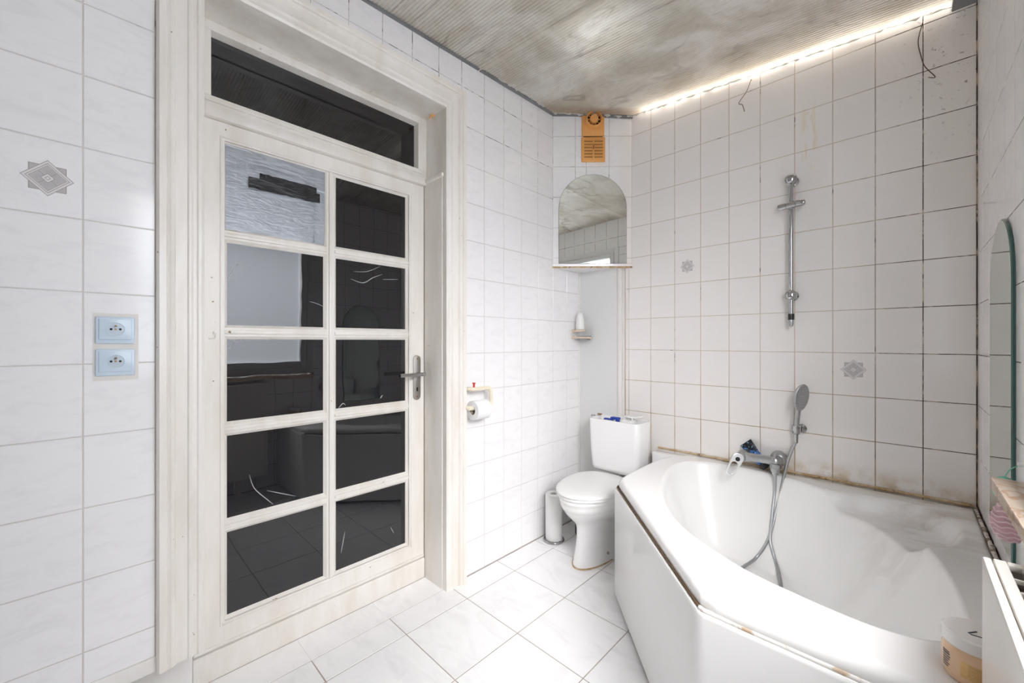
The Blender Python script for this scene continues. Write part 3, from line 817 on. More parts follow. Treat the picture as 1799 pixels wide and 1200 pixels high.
# ------------------------------------------------------------------ window in the window wall
wi = thing('window_1', (XC, WY0, WZ0), 'white framed frosted window above the radiator', 'window', kind='structure')
FW = 0.055
for (y0, y1, z0, z1) in ((WY0, WY0 + FW, WZ0, WZ1), (WY1 - FW, WY1, WZ0, WZ1), (WY0 + FW, WY1 - FW, WZ0, WZ0 + FW), (WY0 + FW, WY1 - FW, WZ1 - FW, WZ1)):
    MB().box(XC - 0.012, XC + 0.06, y0, y1, z0, z1).build('window_frame', M['pvc'], wi, bevel=0.004)
SY0, SY1, SZ0, SZ1 = WY0 + FW + .003, WY1 - FW - .003, WZ0 + FW + .003, WZ1 - FW - .003
SW = 0.050
for (y0, y1, z0, z1) in ((SY0, SY0 + SW, SZ0, SZ1), (SY1 - SW, SY1, SZ0, SZ1), (SY0 + SW, SY1 - SW, SZ0, SZ0 + SW), (SY0 + SW, SY1 - SW, SZ1 - SW, SZ1)):
    MB().box(XC - 0.022, XC + 0.055, y0, y1, z0, z1).build('sash', M['pvc'], wi, bevel=0.006)
MB().box(XC + 0.02, XC + 0.026, SY0 + SW - 0.005, SY1 - SW + 0.005, SZ0 + SW - 0.005, SZ1 - SW + 0.005).build('pane', M['frosted'], wi)
mb = MB(); mb.box(1.797, XC + 0.02, -0.20, 1.372, 0.920, 0.946)
mb.build('window_sill', M['marble'], wi, bevel=0.003)

# ------------------------------------------------------------------ radiator under the window
RY0, RY1, RX0, RX1, RZ0, RZ1 = -0.30, 1.005, 1.752, 1.862, 0.14, 0.895
ra = thing('radiator', (1.80, RY1, RZ0), 'white panel radiator with top grille under the marble window sill', 'radiator')
MB().box(RX0, RX0 + 0.010, RY0, RY1, RZ0, RZ1).build('front_panel', M['rad'], ra, bevel=0.003)
MB().box(RX1 - 0.008, RX1, RY0, RY1, RZ0, RZ1 - 0.01).build('back_panel', M['rad'], ra)
MB().box(RX0 + 0.011, RX1 - 0.009, RY1 - 0.006, RY1 - 0.001, RZ0 + 0.02, RZ1 - 0.010).build('side_panel', M['rad'], ra)
MB().box(RX0 + 0.03, RX0 + 0.036, RY0, RY1 - 0.02, RZ0 + 0.02, RZ1 - 0.03).build('fin_plate', M['rad_in'], ra)
mb = MB()
for k in range(48):
    y = RY1 - 0.03 - k * 0.026
    mb.box(RX0 + 0.036, RX0 + 0.075, y - 0.0015, y + 0.0015, RZ0 + 0.04, RZ1 - 0.05)
mb.build('convector_fins', M['rad_in'], ra, kind='stuff')
gz0, gz1 = RZ1 - 0.009, RZ1 + 0.0005
gx0, gx1 = RX0 + 0.0115, RX1
for (x0, x1, y0, y1) in ((gx0, gx0 + 0.014, RY0, RY1), (gx1 - 0.012, gx1, RY0, RY1), (gx0 + 0.014, gx1 - 0.012, RY1 - 0.016, RY1)):
    MB().box(x0, x1, y0, y1, gz0, gz1).build('grille_frame', M['rad'], ra, bevel=0.002)
nb = 5
for k in range(1, nb):
    x = gx0 + 0.014 + (gx1 - 0.012 - gx0 - 0.014) * k / nb
    MB().box(x - 0.0013, x + 0.0013, RY0, RY1 - 0.016, gz0 + 0.002, gz1 - 0.001).build('grille_bar', M['rad'], ra, bevel=0.0008)
k = 1
while RY1 - 0.016 - k * 0.045 > 0.35:
    y = RY1 - 0.016 - k * 0.045
    MB().box(gx0 + 0.014, gx1 - 0.012, y - 0.0014, y + 0.0014, gz0 + 0.0005, gz1 - 0.002).build('grille_crossbar', M['rad'], ra, bevel=0.0008)
    k += 1
for yb in (0.2, 0.8):
    MB().box(RX1 - 0.0005, XC - 0.0005, yb - 0.02, yb + 0.02, 0.3, 0.75).build('wall_bracket', M['steel'], ra)
for yb in (0.2, 0.8):
    MB().box(RX0 + 0.04, RX0 + 0.07, yb - 0.02, yb + 0.02, 0.0, RZ0 + 0.03).build('foot', M['rad'], ra)

# ------------------------------------------------------------------ bath
TZ = 0.575
bt = thing('bathtub', (1.25, 1.80, 0.0), 'white corner bath with angled front panel under the shower rail', 'bathtub')
C0 = (1.30, 1.86)
poly = [(XC - 0.001, YB - 0.001), (0.80, YB - 0.001), (0.73, 2.43), (0.672, 2.36), (0.647, 2.25), (0.642, 2.10), (0.645, 1.90), (0.651, 1.81), (0.664, 1.775), (0.70, 1.733),
        (1.235, 1.162), (1.268, 1.132), (1.31, 1.117), (1.36, 1.115), (XC - 0.001, 1.115)]
def ray_poly(th):
    dx, dy = math.cos(th), math.sin(th); best = 0
    for i in range(len(poly)):
        (x1, y1), (x2, y2) = poly[i], poly[(i + 1) % len(poly)]
        ex, ey = x2 - x1, y2 - y1
        den = dx * ey - dy * ex
        if abs(den) < 1e-9: continue
        t_ = ((x1 - C0[0]) * ey - (y1 - C0[1]) * ex) / den
        s_ = ((x1 - C0[0]) * dy - (y1 - C0[1]) * dx) / den
        if t_ > 0 and -1e-6 <= s_ <= 1 + 1e-6: best = max(best, t_)
    return best
main_pts = [(0.762, 2.17), (0.807, 1.952), (0.888, 1.75), (0.99, 1.585), (1.109, 1.458), (1.302, 1.339), (1.45, 1.295), (1.60, 1.275), (1.70, 1.30), (1.757, 1.37), (1.772, 1.50),
            (1.755, 1.70), (1.72, 1.87), (1.675, 1.99), (1.57, 2.18), (1.43, 2.27), (1.28, 2.355), (1.10, 2.39), (0.92, 2.378), (0.80, 2.315)]
seat_pts = [(0.762, 2.17), (0.807, 1.952), (0.888, 1.75), (0.99, 1.585), (1.109, 1.458), (1.302, 1.339), (1.45, 1.295), (1.60, 1.275), (1.70, 1.30), (1.757, 1.37), (1.772, 1.50),
            (1.755, 1.70), (1.728, 1.865), (1.785, 1.97), (1.808, 2.08), (1.792, 2.24), (1.70, 2.335), (1.55, 2.33), (1.43, 2.30), (1.28, 2.358), (1.10, 2.39), (0.92, 2.378), (0.80, 2.315)]
def radial(pts):
    sp_ = spline([(x, y, 0) for x, y in pts], 24, True)
    tab = sorted((math.atan2(p.y - C0[1], p.x - C0[0]), math.hypot(p.x - C0[0], p.y - C0[1])) for p in sp_)
    def f(th):
        th = (th + math.pi) % (2 * math.pi) - math.pi
        import bisect
        i = bisect.bisect_left(tab, (th, 0))
        a_, b_ = tab[i - 1], tab[i % len(tab)]
        d = (b_[0] - a_[0]) % (2 * math.pi)
        k_ = ((th - a_[0]) % (2 * math.pi)) / d if d > 1e-9 else 0
        return a_[1] + (b_[1] - a_[1]) * k_
    return f
Rm, Ru = radial(main_pts), radial(seat_pts)
angs = [2 * math.pi * k / 288 for k in range(288)] + [math.atan2(y - C0[1], x - C0[0]) % (2 * math.pi) for x, y in poly]
angs = sorted(set(round(a_, 5) for a_ in angs))
DEP = 0.40
def depth(th, r):
    rm, ru = Rm(th), Ru(th)
    dm = 0.0
    if r < rm:
        t_ = min((rm - r) / 0.23, 1)
        dm = t_ ** 1.25 * (1 + 1.0 * (1 - t_)) if t_ < 1 else 1
        dm = min(dm, 1)
        dm = sstep(0, 1, t_) * 0.45 + (1 - (1 - t_) ** 2.2) * 0.55
        dm *= sstep(0, 0.10, t_) * 0.6 + 0.4
    wd_ = ru - rm
    tn = (th + math.pi) % (2 * math.pi) - math.pi
    amp = 0.072 * sstep(-0.02, 0.40, tn) * (1 - sstep(1.10, 1.50, tn))
    ds = amp * sstep(0.0, 0.045, ru - r) * (1 - dm) ** 2
    return DEP * dm + ds
def bath_z(x, y):
    th, r = math.atan2(y - C0[1], x - C0[0]), math.hypot(x - C0[0], y - C0[1])
    return TZ - depth(th, r)
def on_bath(px_, py_, lift=0.009):
    d = ray(px_, py_).normalized(); s_ = 0.8
    while s_ < 3.4:
        q_ = Vector((CX, CY, CZ)) + d * s_
        if q_.y > YB - 0.01 or (q_.x > 0.7 and q_.y > 1.7 and q_.z < bath_z(q_.x, q_.y) + lift): break
        s_ += 0.003
    return q_
fr_in = [0.0, 0.15, 0.3, 0.42, 0.5] + [0.5 + 0.5 * k / 34 for k in range(1, 35)]
fr_out = [k / 26 for k in range(1, 27)]
mb = MB(); rs = []
for f in fr_in[1:]:
    rs.append([(C0[0] + f * Rm(a_) * math.cos(a_), C0[1] + f * Rm(a_) * math.sin(a_), TZ - depth(a_, f * Rm(a_))) for a_ in angs])
LIP = 0.026
for f in fr_out:
    ring = []
    for a_ in angs:
        ro = ray_poly(a_) - LIP; r = Rm(a_) + (ro - Rm(a_)) * f
        crown = -0.004 * (1 - f)
        ring.append((C0[0] + r * math.cos(a_), C0[1] + r * math.sin(a_), TZ + crown * 0 - depth(a_, r)))
    rs.append(ring)
for k in range(1, 8):
    ph = math.pi / 2 * k / 7
    rs.append([(C0[0] + (ray_poly(a_) - LIP + LIP * math.sin(ph)) * math.cos(a_), C0[1] + (ray_poly(a_) - LIP + LIP * math.sin(ph)) * math.sin(a_), TZ - LIP + LIP * math.cos(ph)) for a_ in angs])
rs.append([(x, y, TZ - 0.046) for x, y, z in rs[-1]])
rs.append([(C0[0] + (ray_poly(a_) - 0.02) * math.cos(a_), C0[1] + (ray_poly(a_) - 0.02) * math.sin(a_), TZ - 0.050) for a_ in angs])
mb.rings(rs, True, False)
mb.build('basin', M['acrylic'], bt, smooth=80)
# apron panel following the outline
path = [(0.655, 2.20), (0.640, 1.79), (0.644, 1.772), (0.653, 1.756), (1.252, 1.123), (1.262, 1.1145), (1.275, 1.108), (1.29, 1.106), (XC - 0.012, 1.104)]
def offset(path, d):
    out = []
    for i, p_ in enumerate(path):
        a_ = Vector(path[max(i - 1, 0)]); b_ = Vector(path[min(i + 1, len(path) - 1)])
        t_ = (b_ - a_).normalized(); n_ = Vector((t_.y, -t_.x))
        out.append((p_[0] + n_.x * d, p_[1] + n_.y * d))
    return out
inn = offset(path, -0.014)
out_ = offset(path, 0.0)
mid = offset(path, -0.004)
PB, PT = 0.022, 0.530
def pv(pl, z): return [(x, y, z) for x, y in pl]
mb = MB()
mb.rings([pv(inn, PB), pv(out_, PB), pv(out_, PT - 0.010), pv(offset(path, -0.0012), PT - 0.004), pv(mid, PT), pv(inn, PT), pv(inn, PB)], False, False, False)
mb.build('front_panel', M['panel'], bt, smooth=45)
mb = MB(); mb.tube([Vector((x, y, 0.534)) for x, y in offset(path, -0.013)[:6]], 0.004, 8)
mb.build('brown_sealant', M['brown_gap'], bt, smooth=60)
mb = MB(); mb.tube([Vector((x, y, 0.534)) for x, y in offset(path, -0.012)[5:]], 0.0065, 8)
mb.build('white_sealant', M['pale_sealant'], bt, smooth=60)
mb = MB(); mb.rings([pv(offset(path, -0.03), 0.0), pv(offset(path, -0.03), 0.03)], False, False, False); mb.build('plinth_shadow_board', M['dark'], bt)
# silicone beads against the walls
def bead(p0, p1, n, r, mat):
    p0 = Vector(p0); p1 = Vector(p1)
    pts = [p0.lerp(p1, k / n) + Vector((0, 0, random.uniform(-1, 1) * r * 0.25)) for k in range(n + 1)]
    mb = MB(); mb.tube(pts, [r * random.uniform(0.8, 1.15) for _ in pts], 8); return mb.build('sealant_bead', mat, bt, smooth=60)
bead((0.56, YB - 0.0075, TZ + 0.010), (XC - 0.010, YB - 0.0075, TZ + 0.010), 60, 0.0062, M['sealant'])
bead((XC - 0.0075, YB - 0.015, TZ + 0.006), (XC - 0.0075, 1.13, TZ + 0.006), 50, 0.0062, M['mould_sealant'])
# small ledge filling the corner between cistern and bath
mb = MB(); mb.box(0.548, 0.86, 2.385, YB - 0.002, 0.40, 0.566)
tag(mb.build('trim_3', M['tile'], bevel=0.003), 'short white ledge between the cistern and the back of the bath', 'ledge', kind='structure')

# ------------------------------------------------------------------ toilet
TX = 0.372
to = thing('toilet', (TX, 2.0, 0.0), 'white toilet with closed lid and open cistern beside the bath', 'toilet')
def bowl_ring(z, hx, yf, yb_, n=40, p=2.3):
    out = []
    cy = yb_ - hx if yb_ - hx > (yf + yb_) / 2 else (yf + yb_) / 2
    for k in range(n):
        a_ = 2 * math.pi * k / n; c_, s_ = math.cos(a_), math.sin(a_)
        ry = (yb_ - cy) if s_ > 0 else (cy - yf)
        pp = 2.8 if s_ > 0 else 2.05
        out.append((TX + hx * math.copysign(abs(c_) ** (2 / pp), c_), cy + ry * math.copysign(abs(s_) ** (2 / pp), s_), z))
    return out
mb = MB()
prof = [(0.0, 0.094, 1.838, 2.19), (0.012, 0.095, 1.836, 2.19), (0.02, 0.092, 1.840, 2.19), (0.08, 0.086, 1.853, 2.19), (0.15, 0.081, 1.866, 2.19), (0.20, 0.082, 1.866, 2.20),
        (0.225, 0.088, 1.858, 2.20), (0.245, 0.100, 1.842, 2.21), (0.27, 0.122, 1.815, 2.22), (0.295, 0.143, 1.792, 2.23), (0.315, 0.156, 1.778, 2.24), (0.322, 0.159, 1.774, 2.245), (0.326, 0.164, 1.769, 2.25),
        (0.350, 0.172, 1.760, 2.26), (0.368, 0.175, 1.757, 2.262), (0.371, 0.178, 1.754, 2.265), (0.385, 0.179, 1.753, 2.266), (0.391, 0.174, 1.758, 2.262)]
mb.rings([bowl_ring(*p_) for p_ in prof])
mb.build('bowl', M['ceramic'], to, smooth=70)
mb = MB(); mb.rings([bowl_ring(z, h, f, 2.205) for z, h, f in ((0.3915, 0.176, 1.752), (0.396, 0.180, 1.748), (0.405, 0.180, 1.748), (0.409, 0.176, 1.752))])
mb.build('seat_ring', M['white_plastic'], to, smooth=60)
mb = MB(); mb.rings([bowl_ring(z, h, f, 2.210) for z, h, f in ((0.4095, 0.180, 1.748), (0.412, 0.184, 1.744), (0.420, 0.184, 1.744), (0.426, 0.178, 1.751), (0.430, 0.160, 1.772), (0.432, 0.11, 1.83))])
mb.build('lid', M['white_plastic'], to, smooth=60)
for sx in (-0.07, 0.07):
    mb = MB(); mb.tube([(TX + sx - 0.018, 2.213, 0.405), (TX + sx + 0.018, 2.213, 0.405)], 0.011, 12)
    mb.build('hinge', M['white_plastic'], to, smooth=50)
# foot sealant and screw
mb = MB(); mb.tube([Vector((x, y, 0.003)) for x, y, z in bowl_ring(0, 0.096, 1.834, 2.19)[18:40]], 0.004, 6); mb.build('foot_sealant', M['sealant'], to, smooth=60)
mb = MB(); mb.lathe((TX + 0.086, 2.02, 0.05), (1, -0.3, 0), [(0.008, 0), (0.008, 0.006), (0.003, 0.009)], 12); mb.build('foot_screw', M['steel'], to)
# cistern, open on top
QX0, QX1, QY0, QY1, QZ0, QZ1 = 0.188, 0.540, 2.222, 2.400, 0.425, 0.752
mb = MB(); rs = []
for z, d, r in ((QZ0, 0.030, 0.03), (QZ0 + 0.012, 0.018, 0.035), (QZ0 + 0.03, 0.013, 0.035), (QZ0 + 0.15, 0.006, 0.035), (QZ1 - 0.004, 0.0, 0.035), (QZ1, 0.003, 0.033)):
    rs.append(rrect(QX0 + d, QX1 - d, QY0 + d * 0.8, QY1 - d * 0.1, z, r))
for z, d in ((QZ1, 0.010), (QZ1 - 0.004, 0.013), (QZ1 - 0.12, 0.016), (QZ1 - 0.121, 0.02)):
    rs.append(rrect(QX0 + d, QX1 - d, QY0 + d, QY1 - d, z, 0.026))
mb.rings(rs, True, True); cs = mb.build('cistern', M['ceramic'], to, smooth=50); ORG[cs] = ORG[to]
mb = MB(); mb.box(0.270, 0.330, 2.285, 2.303, 0.742, 0.752); mb.box(0.315, 0.372, 2.288, 2.318, 0.748, 0.764); mb.box(0.354, 0.374, 2.284, 2.304, 0.70, 0.756); mb.build('float_arm', M['blue'], cs, bevel=0.003)
mb = MB(); mb.box(0.405, 0.480, 2.262, 2.325, 0.66, 0.760); mb.build('flush_valve', M['white_plastic'], cs, bevel=0.003)
mb = MB(); mb.box(0.415, 0.500, 2.275, 2.35, 0.776, 0.785); mb.box(0.415, 0.425, 2.28, 2.31, 0.759, 0.78); mb.box(0.465, 0.475, 2.28, 2.31, 0.759, 0.78); mb.obox((0.508, 2.312, 0.786), (1, 0, 0.3), Ey, (-0.3, 0, 1), 0.013, 0.038, 0.004)
mb.build('valve_cap', M['white_plastic'], cs, bevel=0.002)
mb = MB(); mb.tube([(0.255, 2.30, 0.65), (0.255, 2.30, 0.765)], 0.012, 12); mb.tube([(0.305, 2.34, 0.65), (0.305, 2.34, 0.762)], 0.008, 10); mb.build('inlet_tube', M['white_plastic'], cs, smooth=50)
mb = MB(); mb.tube([(0.150, 2.33, 0.745), (0.175, 2.33, 0.745)], 0.010, 12); mb.tube([(0.170, 2.33, 0.745), (0.21, 2.33, 0.757)], 0.004, 8); mb.build('inlet_valve', M['chrome'], cs, smooth=50)
mb = MB(); mb.tube([(0.195, 2.335, 0.762), (0.225, 2.335, 0.762)], 0.006, 8); mb.build('brass_nut', M['brass'], cs, smooth=50)

# spare roll canister and brush pot beside the toilet
sx_, sy_ = 0.083, 2.006
hl = thing('roll_canister', (sx_, sy_, 0), 'tall white paper roll canister on a chrome ring base left of the toilet', 'roll holder')
mb = MB(); mb.tube([(sx_ + 0.062 * math.cos(a_), sy_ + 0.062 * math.sin(a_), 0.006) for a_ in [2 * math.pi * k / 40 for k in range(41)]], 0.0045, 8, False)
mb.tube([(sx_ - 0.06, sy_, 0.006), (sx_ + 0.06, sy_, 0.006)], 0.004, 6)
mb.build('base_ring', M['chrome'], hl, smooth=60)
mb = MB(); mb.lathe((sx_, sy_, 0.010), Ez, [(0.050, 0), (0.053, 0.004), (0.053, 0.276), (0.050, 0.281), (0.022, 0.281), (0.022, 0.24)], 36); mb.build('canister', M['white_plastic'], hl, smooth=50)
mb = MB(); mb.tube([(sx_, sy_, 0.004), (sx_, sy_, 0.275)], 0.005, 8); mb.build('post', M['chrome'], hl, smooth=60)
bp = thing('toilet_brush', (0.165, 2.20, 0), 'black toilet brush pot in the shade behind the toilet bowl', 'brush pot')
mb = MB(); mb.lathe((0.165, 2.20, 0.0), Ez, [(0.046, 0), (0.048, 0.003), (0.048, 0.125), (0.045, 0.130), (0.040, 0.126), (0.040, 0.02)], 28); mb.build('pot', M['black'], bp, smooth=50)
mb = MB(); mb.lathe((0.165, 2.20, 0.02), Ez, [(0.02, 0), (0.03, 0.02), (0.03, 0.08), (0.008, 0.10), (0.007, 0.20), (0.010, 0.26), (0.004, 0.27)], 16); mb.build('brush', M['black'], bp, smooth=50)

# ------------------------------------------------------------------ small arched mirror, fan and vent on the diagonal
ctr = (CA + CB2) / 2
def dpt(px, z, n_=0.0):
    """point on the diagonal wall below picture column px"""
    d = ray(px, 600.0); w = CA
    t_ = ((w.x - CX) * dn.x + (w.y - CY) * dn.y) / (d.x * dn.x + d.y * dn.y)
    return Vector((CX + d.x * t_, CY + d.y * t_, z)) + dn * n_
zz = lambda py: CZ + (600 - py) / FPX * 2.66
mr = thing('arched_mirror', dpt(1041, zz(464)), 'small arched mirror on the diagonal corner above the ledge', 'mirror')
a0, a1 = dpt(981.5, 0), dpt(1100.5, 0); MW = (a1 - a0).length / 2; MC = (a0 + a1) / 2
zb, zt = LZ + 0.012, zz(307); zsp = zt - MW * 1.0
def arch(n_, shrink=0.0):
    pts = [MC - du * (MW - shrink) + dn * n_ + Ez * (zb + shrink), MC + du * (MW - shrink) + dn * n_ + Ez * (zb + shrink)]
    for k in range(33):
        a_ = math.pi * k / 32
        pts.append(MC + du * ((MW - shrink) * math.cos(a_)) + Ez * (zsp + (zt - zsp - shrink) * math.sin(a_)) + dn * n_)
    return pts
mb = MB(); mb.rings([arch(0.0005), arch(0.005)], True, False); mb.build('glass_back', M['mirror_rot'], mr)
mb = MB(); ap = arch(0.0052, 0.0012); mb.add(ap, [tuple(range(len(ap)))]); mb.build('mirror_face', M['mirror'], mr)
# amber extractor fan
F0 = dpt(1041.5, zz(221), 0.0)
fa = thing('extractor_fan', F0, 'round amber plastic extractor fan under the ceiling above the mirror', 'fan')
hw = 0.5 * 39 * 2.66 / FPX
mb = MB(); mb.obox(F0 + dn * 0.008 - Ez * 0.006, du, dn, Ez, hw, 0.0075, 0.068); mb.build('back_plate', M['amber'], fa, bevel=0.004)
FC = dpt(1042, zz(214.5))
mb = MB(); mb.lathe(FC, dn, [(0.056, 0.0155), (0.056, 0.018), (0.052, 0.046), (0.050, 0.049), (0.046, 0.049), (0.044, 0.045), (0.044, 0.018)], 40, False); mb.build('collar', M['amber'], fa, smooth=40)
mb = MB(); mb.lathe(FC, dn, [(0.044, 0.018), (0.0, 0.0181)], 32); mb.build('dark_duct', M['dark'], fa)
mb = MB(); mb.lathe(FC, dn, [(0.028, 0.02), (0.028, 0.040), (0.026, 0.043), (0.0, 0.044)], 32); mb.build('hub', M['amber'], fa, smooth=40)
for k in range(10):
    a_ = 2 * math.pi * k / 10
    r_ = du * math.cos(a_) + Ez * math.sin(a_); tt_ = -du * math.sin(a_) + Ez * math.cos(a_)
    mb = MB(); mb.obox(FC + r_ * 0.0365 + dn * 0.030, r_, tt_, dn, 0.0078, 0.0010, 0.008); mb.build('fan_vane', M['amber'], fa)
# amber vent grille
V0 = dpt(1042, zz(264), 0.0)
ve = thing('vent_grille', V0, 'square amber plastic vent grille directly below the extractor fan', 'vent')
mb = MB(); mb.obox(V0 + dn * 0.006, du, dn, Ez, 0.0775, 0.0055, 0.081); mb.build('vent_plate', M['amber'], ve, bevel=0.004)
mb = MB(); mb.obox(V0 + dn * 0.0125, du, dn, Ez, 0.064, 0.0013, 0.068); mb.build('raised_field', M['amber'], ve, bevel=0.001)
for r_ in range(6):
    for s_ in (-1, 1):
        if r_ == 5 and False: continue
        c = V0 + du * (s_ * 0.033) + Ez * (0.052 - r_ * 0.0205) + dn * 0.0138
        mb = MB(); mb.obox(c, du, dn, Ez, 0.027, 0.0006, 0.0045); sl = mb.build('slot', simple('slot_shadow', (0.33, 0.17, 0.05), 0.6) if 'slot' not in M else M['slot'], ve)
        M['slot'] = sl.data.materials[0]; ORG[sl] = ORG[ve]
        mb = MB(); mb.obox(c + Ez * 0.005 + dn * 0.003, du, dn + Ez * 0.6, Ez - dn * 0.6, 0.027, 0.0028, 0.0012); mb.build('louvre', M['amber'], sl)
mb = MB(); mb.obox(V0 + Ez * 0.015 + dn * 0.017, du, dn, Ez, 0.003, 0.004, 0.015); mb.build('slider', M['slot'], ve, bevel=0.001)
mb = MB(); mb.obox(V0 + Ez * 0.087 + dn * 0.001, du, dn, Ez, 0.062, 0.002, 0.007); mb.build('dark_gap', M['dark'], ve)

# ------------------------------------------------------------------ tall arched mirror on the window wall
am = thing('tall_arched_mirror', (XC - 0.004, 1.86, 0.66), 'tall narrow greenish arched mirror on the window wall beside the sill', 'mirror')
AY0, AY1, AZ0, AZT = 1.672, 2.05, 0.66, 1.600
AR = (AY1 - AY0) / 2; AC = (AY0 + AY1) / 2; AS = AZT - AR
def arch2(x, s=0.0):
    pts = [(x, AY1 - s, AZ0 + s), (x, AY0 + s, AZ0 + s)]
    for k in range(33):
        a_ = math.pi * k / 32
        pts.append((x, AC - (AR - s) * math.cos(a_), AS + (AR - s) * math.sin(a_)))
    return pts
mb = MB(); mb.rings([arch2(XC - 0.0005), arch2(XC - 0.006), arch2(XC - 0.008, 0.004)], True, False); mb.build('glass_body', M['mirror_edge'], am)
mb = MB(); ap = arch2(XC - 0.0082, 0.004); mb.add(ap, [tuple(range(len(ap)))]); mb.build('mirror_face', M['mirror_green'], am)

# pink puff pad and green soap bottle standing on the bath ledge by the wall
def puff(name, lab, cat, c, ax, ay, az, ridges, m1, m2):
    c = Vector(c); o = thing(name, c, lab, cat)
    def er(z_, k_=1.0):
        q_ = math.sqrt(max(0.0, 1 - (z_ / az) ** 2)) * k_
        return [(c.x + ax * q_ * math.cos(2 * math.pi * i / 24), c.y + ay * q_ * math.sin(2 * math.pi * i / 24), c.z + z_) for i in range(24)]
    mb = MB(); mb.rings([er(az * math.sin(math.pi * (k / 14 - 0.5)) * 0.999) for k in range(15)]); mb.build('puff_body', m1, o, smooth=60)
    for k in range(ridges):
        z_ = az * (-0.8 + 1.6 * k / (ridges - 1))
        pts = er(z_, 1.02); pts = [(x, y, z + 0.0025 * math.sin(i * 1.7 + k)) for i, (x, y, z) in enumerate(pts + pts[:1])]
        mb = MB(); mb.tube(pts, 0.0020, 6, False); mb.build('puff_ridge', m2, o, smooth=60)
    mb = MB(); mb.tube(spline([c + Ez * (az - 0.003), Vector((c.x + 0.01, c.y, c.z + az + 0.02)), Vector((XC - 0.008, c.y, c.z + az + 0.035))], 6), 0.0012, 6)
    mb.build('hanging_loop', m2, o, smooth=60)
    mb = MB(); mb.lathe((XC - 0.0005, c.y, c.z + az + 0.033), -Ex, [(0.012, 0), (0.011, 0.003), (0.004, 0.005), (0.004, 0.012), (0.006, 0.014), (0.0, 0.015)], 16); mb.build('wall_hook', M['white_plastic'], o, smooth=40)
puff('bath_sponge', 'pink ridged bath sponge hanging on the wall under the marble sill', 'sponge', (1.834, 1.468, 0.826), 0.027, 0.031, 0.046, 8, M['pink'], M['pink_pale'])
puff('bath_puff', 'small green bath puff hanging just above the pink sponge', 'sponge', (1.835, 1.535, 0.886), 0.021, 0.022, 0.030, 0, M['green'], M['green'])

# ------------------------------------------------------------------ shower rail
SX, SY = 1.258, YB - 0.055
sr = thing('shower_rail', (SX, YB, 1.3), 'vertical chrome shower rail on the tiled wall above the mixer', 'shower rail')
mb = MB(); mb.tube([(SX, SY, 1.355), (SX, SY, 2.055)], 0.0105, 16); mb.build('rail', M['chrome'], sr, smooth=60)
mb = MB(); mb.tube([(SX, SY, 1.350), (SX, SY, 1.380)], 0.0135, 16); mb.build('black_ring', M['black'], sr, smooth=60)
mb = MB(); mb.lathe((SX, SY, 1.352), -Ez, [(0.011, 0), (0.0115, 0.02), (0.008, 0.034), (0.0, 0.036)], 16); mb.build('end_cap', M['dull_chrome'], sr, smooth=50)
for z_ in (2.045, 1.472):
    mb = MB(); mb.lathe((SX, YB - 0.0005, z_), -Ey, [(0.025, 0), (0.025, 0.006), (0.015, 0.012), (0.014, 0.03), (0.019, 0.040), (0.0245, 0.050), (0.026, 0.060), (0.023, 0.070), (0.014, 0.077), (0.0, 0.079)], 24)
    mb.build('wall_mount', M['chrome'], sr, smooth=40)
mb = MB(); zc_ = 1.915
mb.lathe((SX - 0.056, SY - 0.012, zc_ - 0.004), (1, 0, 0.06), [(0.006, 0), (0.015, 0.004), (0.0165, 0.012), (0.0165, 0.036), (0.015, 0.037), (0.015, 0.039), (0.0175, 0.040), (0.0175, 0.075), (0.015, 0.076), (0.015, 0.078), (0.0165, 0.079), (0.0165, 0.100), (0.014, 0.112), (0.006, 0.116)], 22)
mb.build('slider', M['chrome'], sr, smooth=35)

# hand shower in its wall bracket
HX = at_y(1399, 752, YB - 0.04)
br = thing('shower_bracket', (HX.x, YB, HX.z), 'small chrome wall bracket holding the hand shower', 'bracket')
mb = MB(); mb.lathe((HX.x + 0.016, YB - 0.0005, HX.z - 0.005), -Ey, [(0.022, 0), (0.022, 0.006), (0.012, 0.012), (0.012, 0.028)], 20); mb.build('rosette', M['chrome'], br, smooth=40)
mb = MB(); mb.lathe((HX.x, YB - 0.046, HX.z - 0.026), (0.05, -0.05, 1), [(0.0165, 0), (0.0185, 0.003), (0.0195, 0.040), (0.0165, 0.042), (0.0135, 0.038)], 20); mb.build('cup', M['chrome'], br, smooth=40)
hs = thing('hand_shower', (HX.x, YB - 0.05, HX.z), 'chrome hand shower head hanging in the bracket beside the mixer', 'hand shower')
h0 = Vector((HX.x, YB - 0.046, HX.z - 0.028)); 
h1 = at_y(1402, 722, YB - 0.065); h2 = at_y(1404, 706, YB - 0.075); h3 = at_y(1411, 672, YB - 0.09)
pts = spline([h0, h0.lerp(h1, 0.5) + Vector((0, -0.004, 0)), h1, h2, h2.lerp(h3, 0.35)], 6)
mb = MB(); mb.tube(pts, [0.0105 + 0.004 * (i / (len(pts) - 1)) ** 2 for i in range(len(pts))], 14); mb.build('handle', M['dull_chrome'], hs, smooth=60)
hc = at_y(1407, 698, YB - 0.09); nrm = Vector((0.90, -0.40, -0.16)).normalized()
upv = Vector((0.02, -0.12, 1)); upv = (upv - nrm * upv.dot(nrm)).normalized(); sd = nrm.cross(upv).normalized()
def dring(r, rv, h): return [hc + nrm * h + sd * (r * math.cos(2 * math.pi * k / 32)) + upv * (rv * math.sin(2 * math.pi * k / 32)) for k in range(32)]
mb = MB(); mb.rings([dring(0.014, 0.02, -0.024), dring(0.034, 0.046, -0.016), dring(0.047, 0.062, -0.004), dring(0.050, 0.066, 0.003), dring(0.048, 0.064, 0.007), dring(0.046, 0.061, 0.006)]); mb.build('head', M['dull_chrome'], hs, smooth=40)
mb = MB()
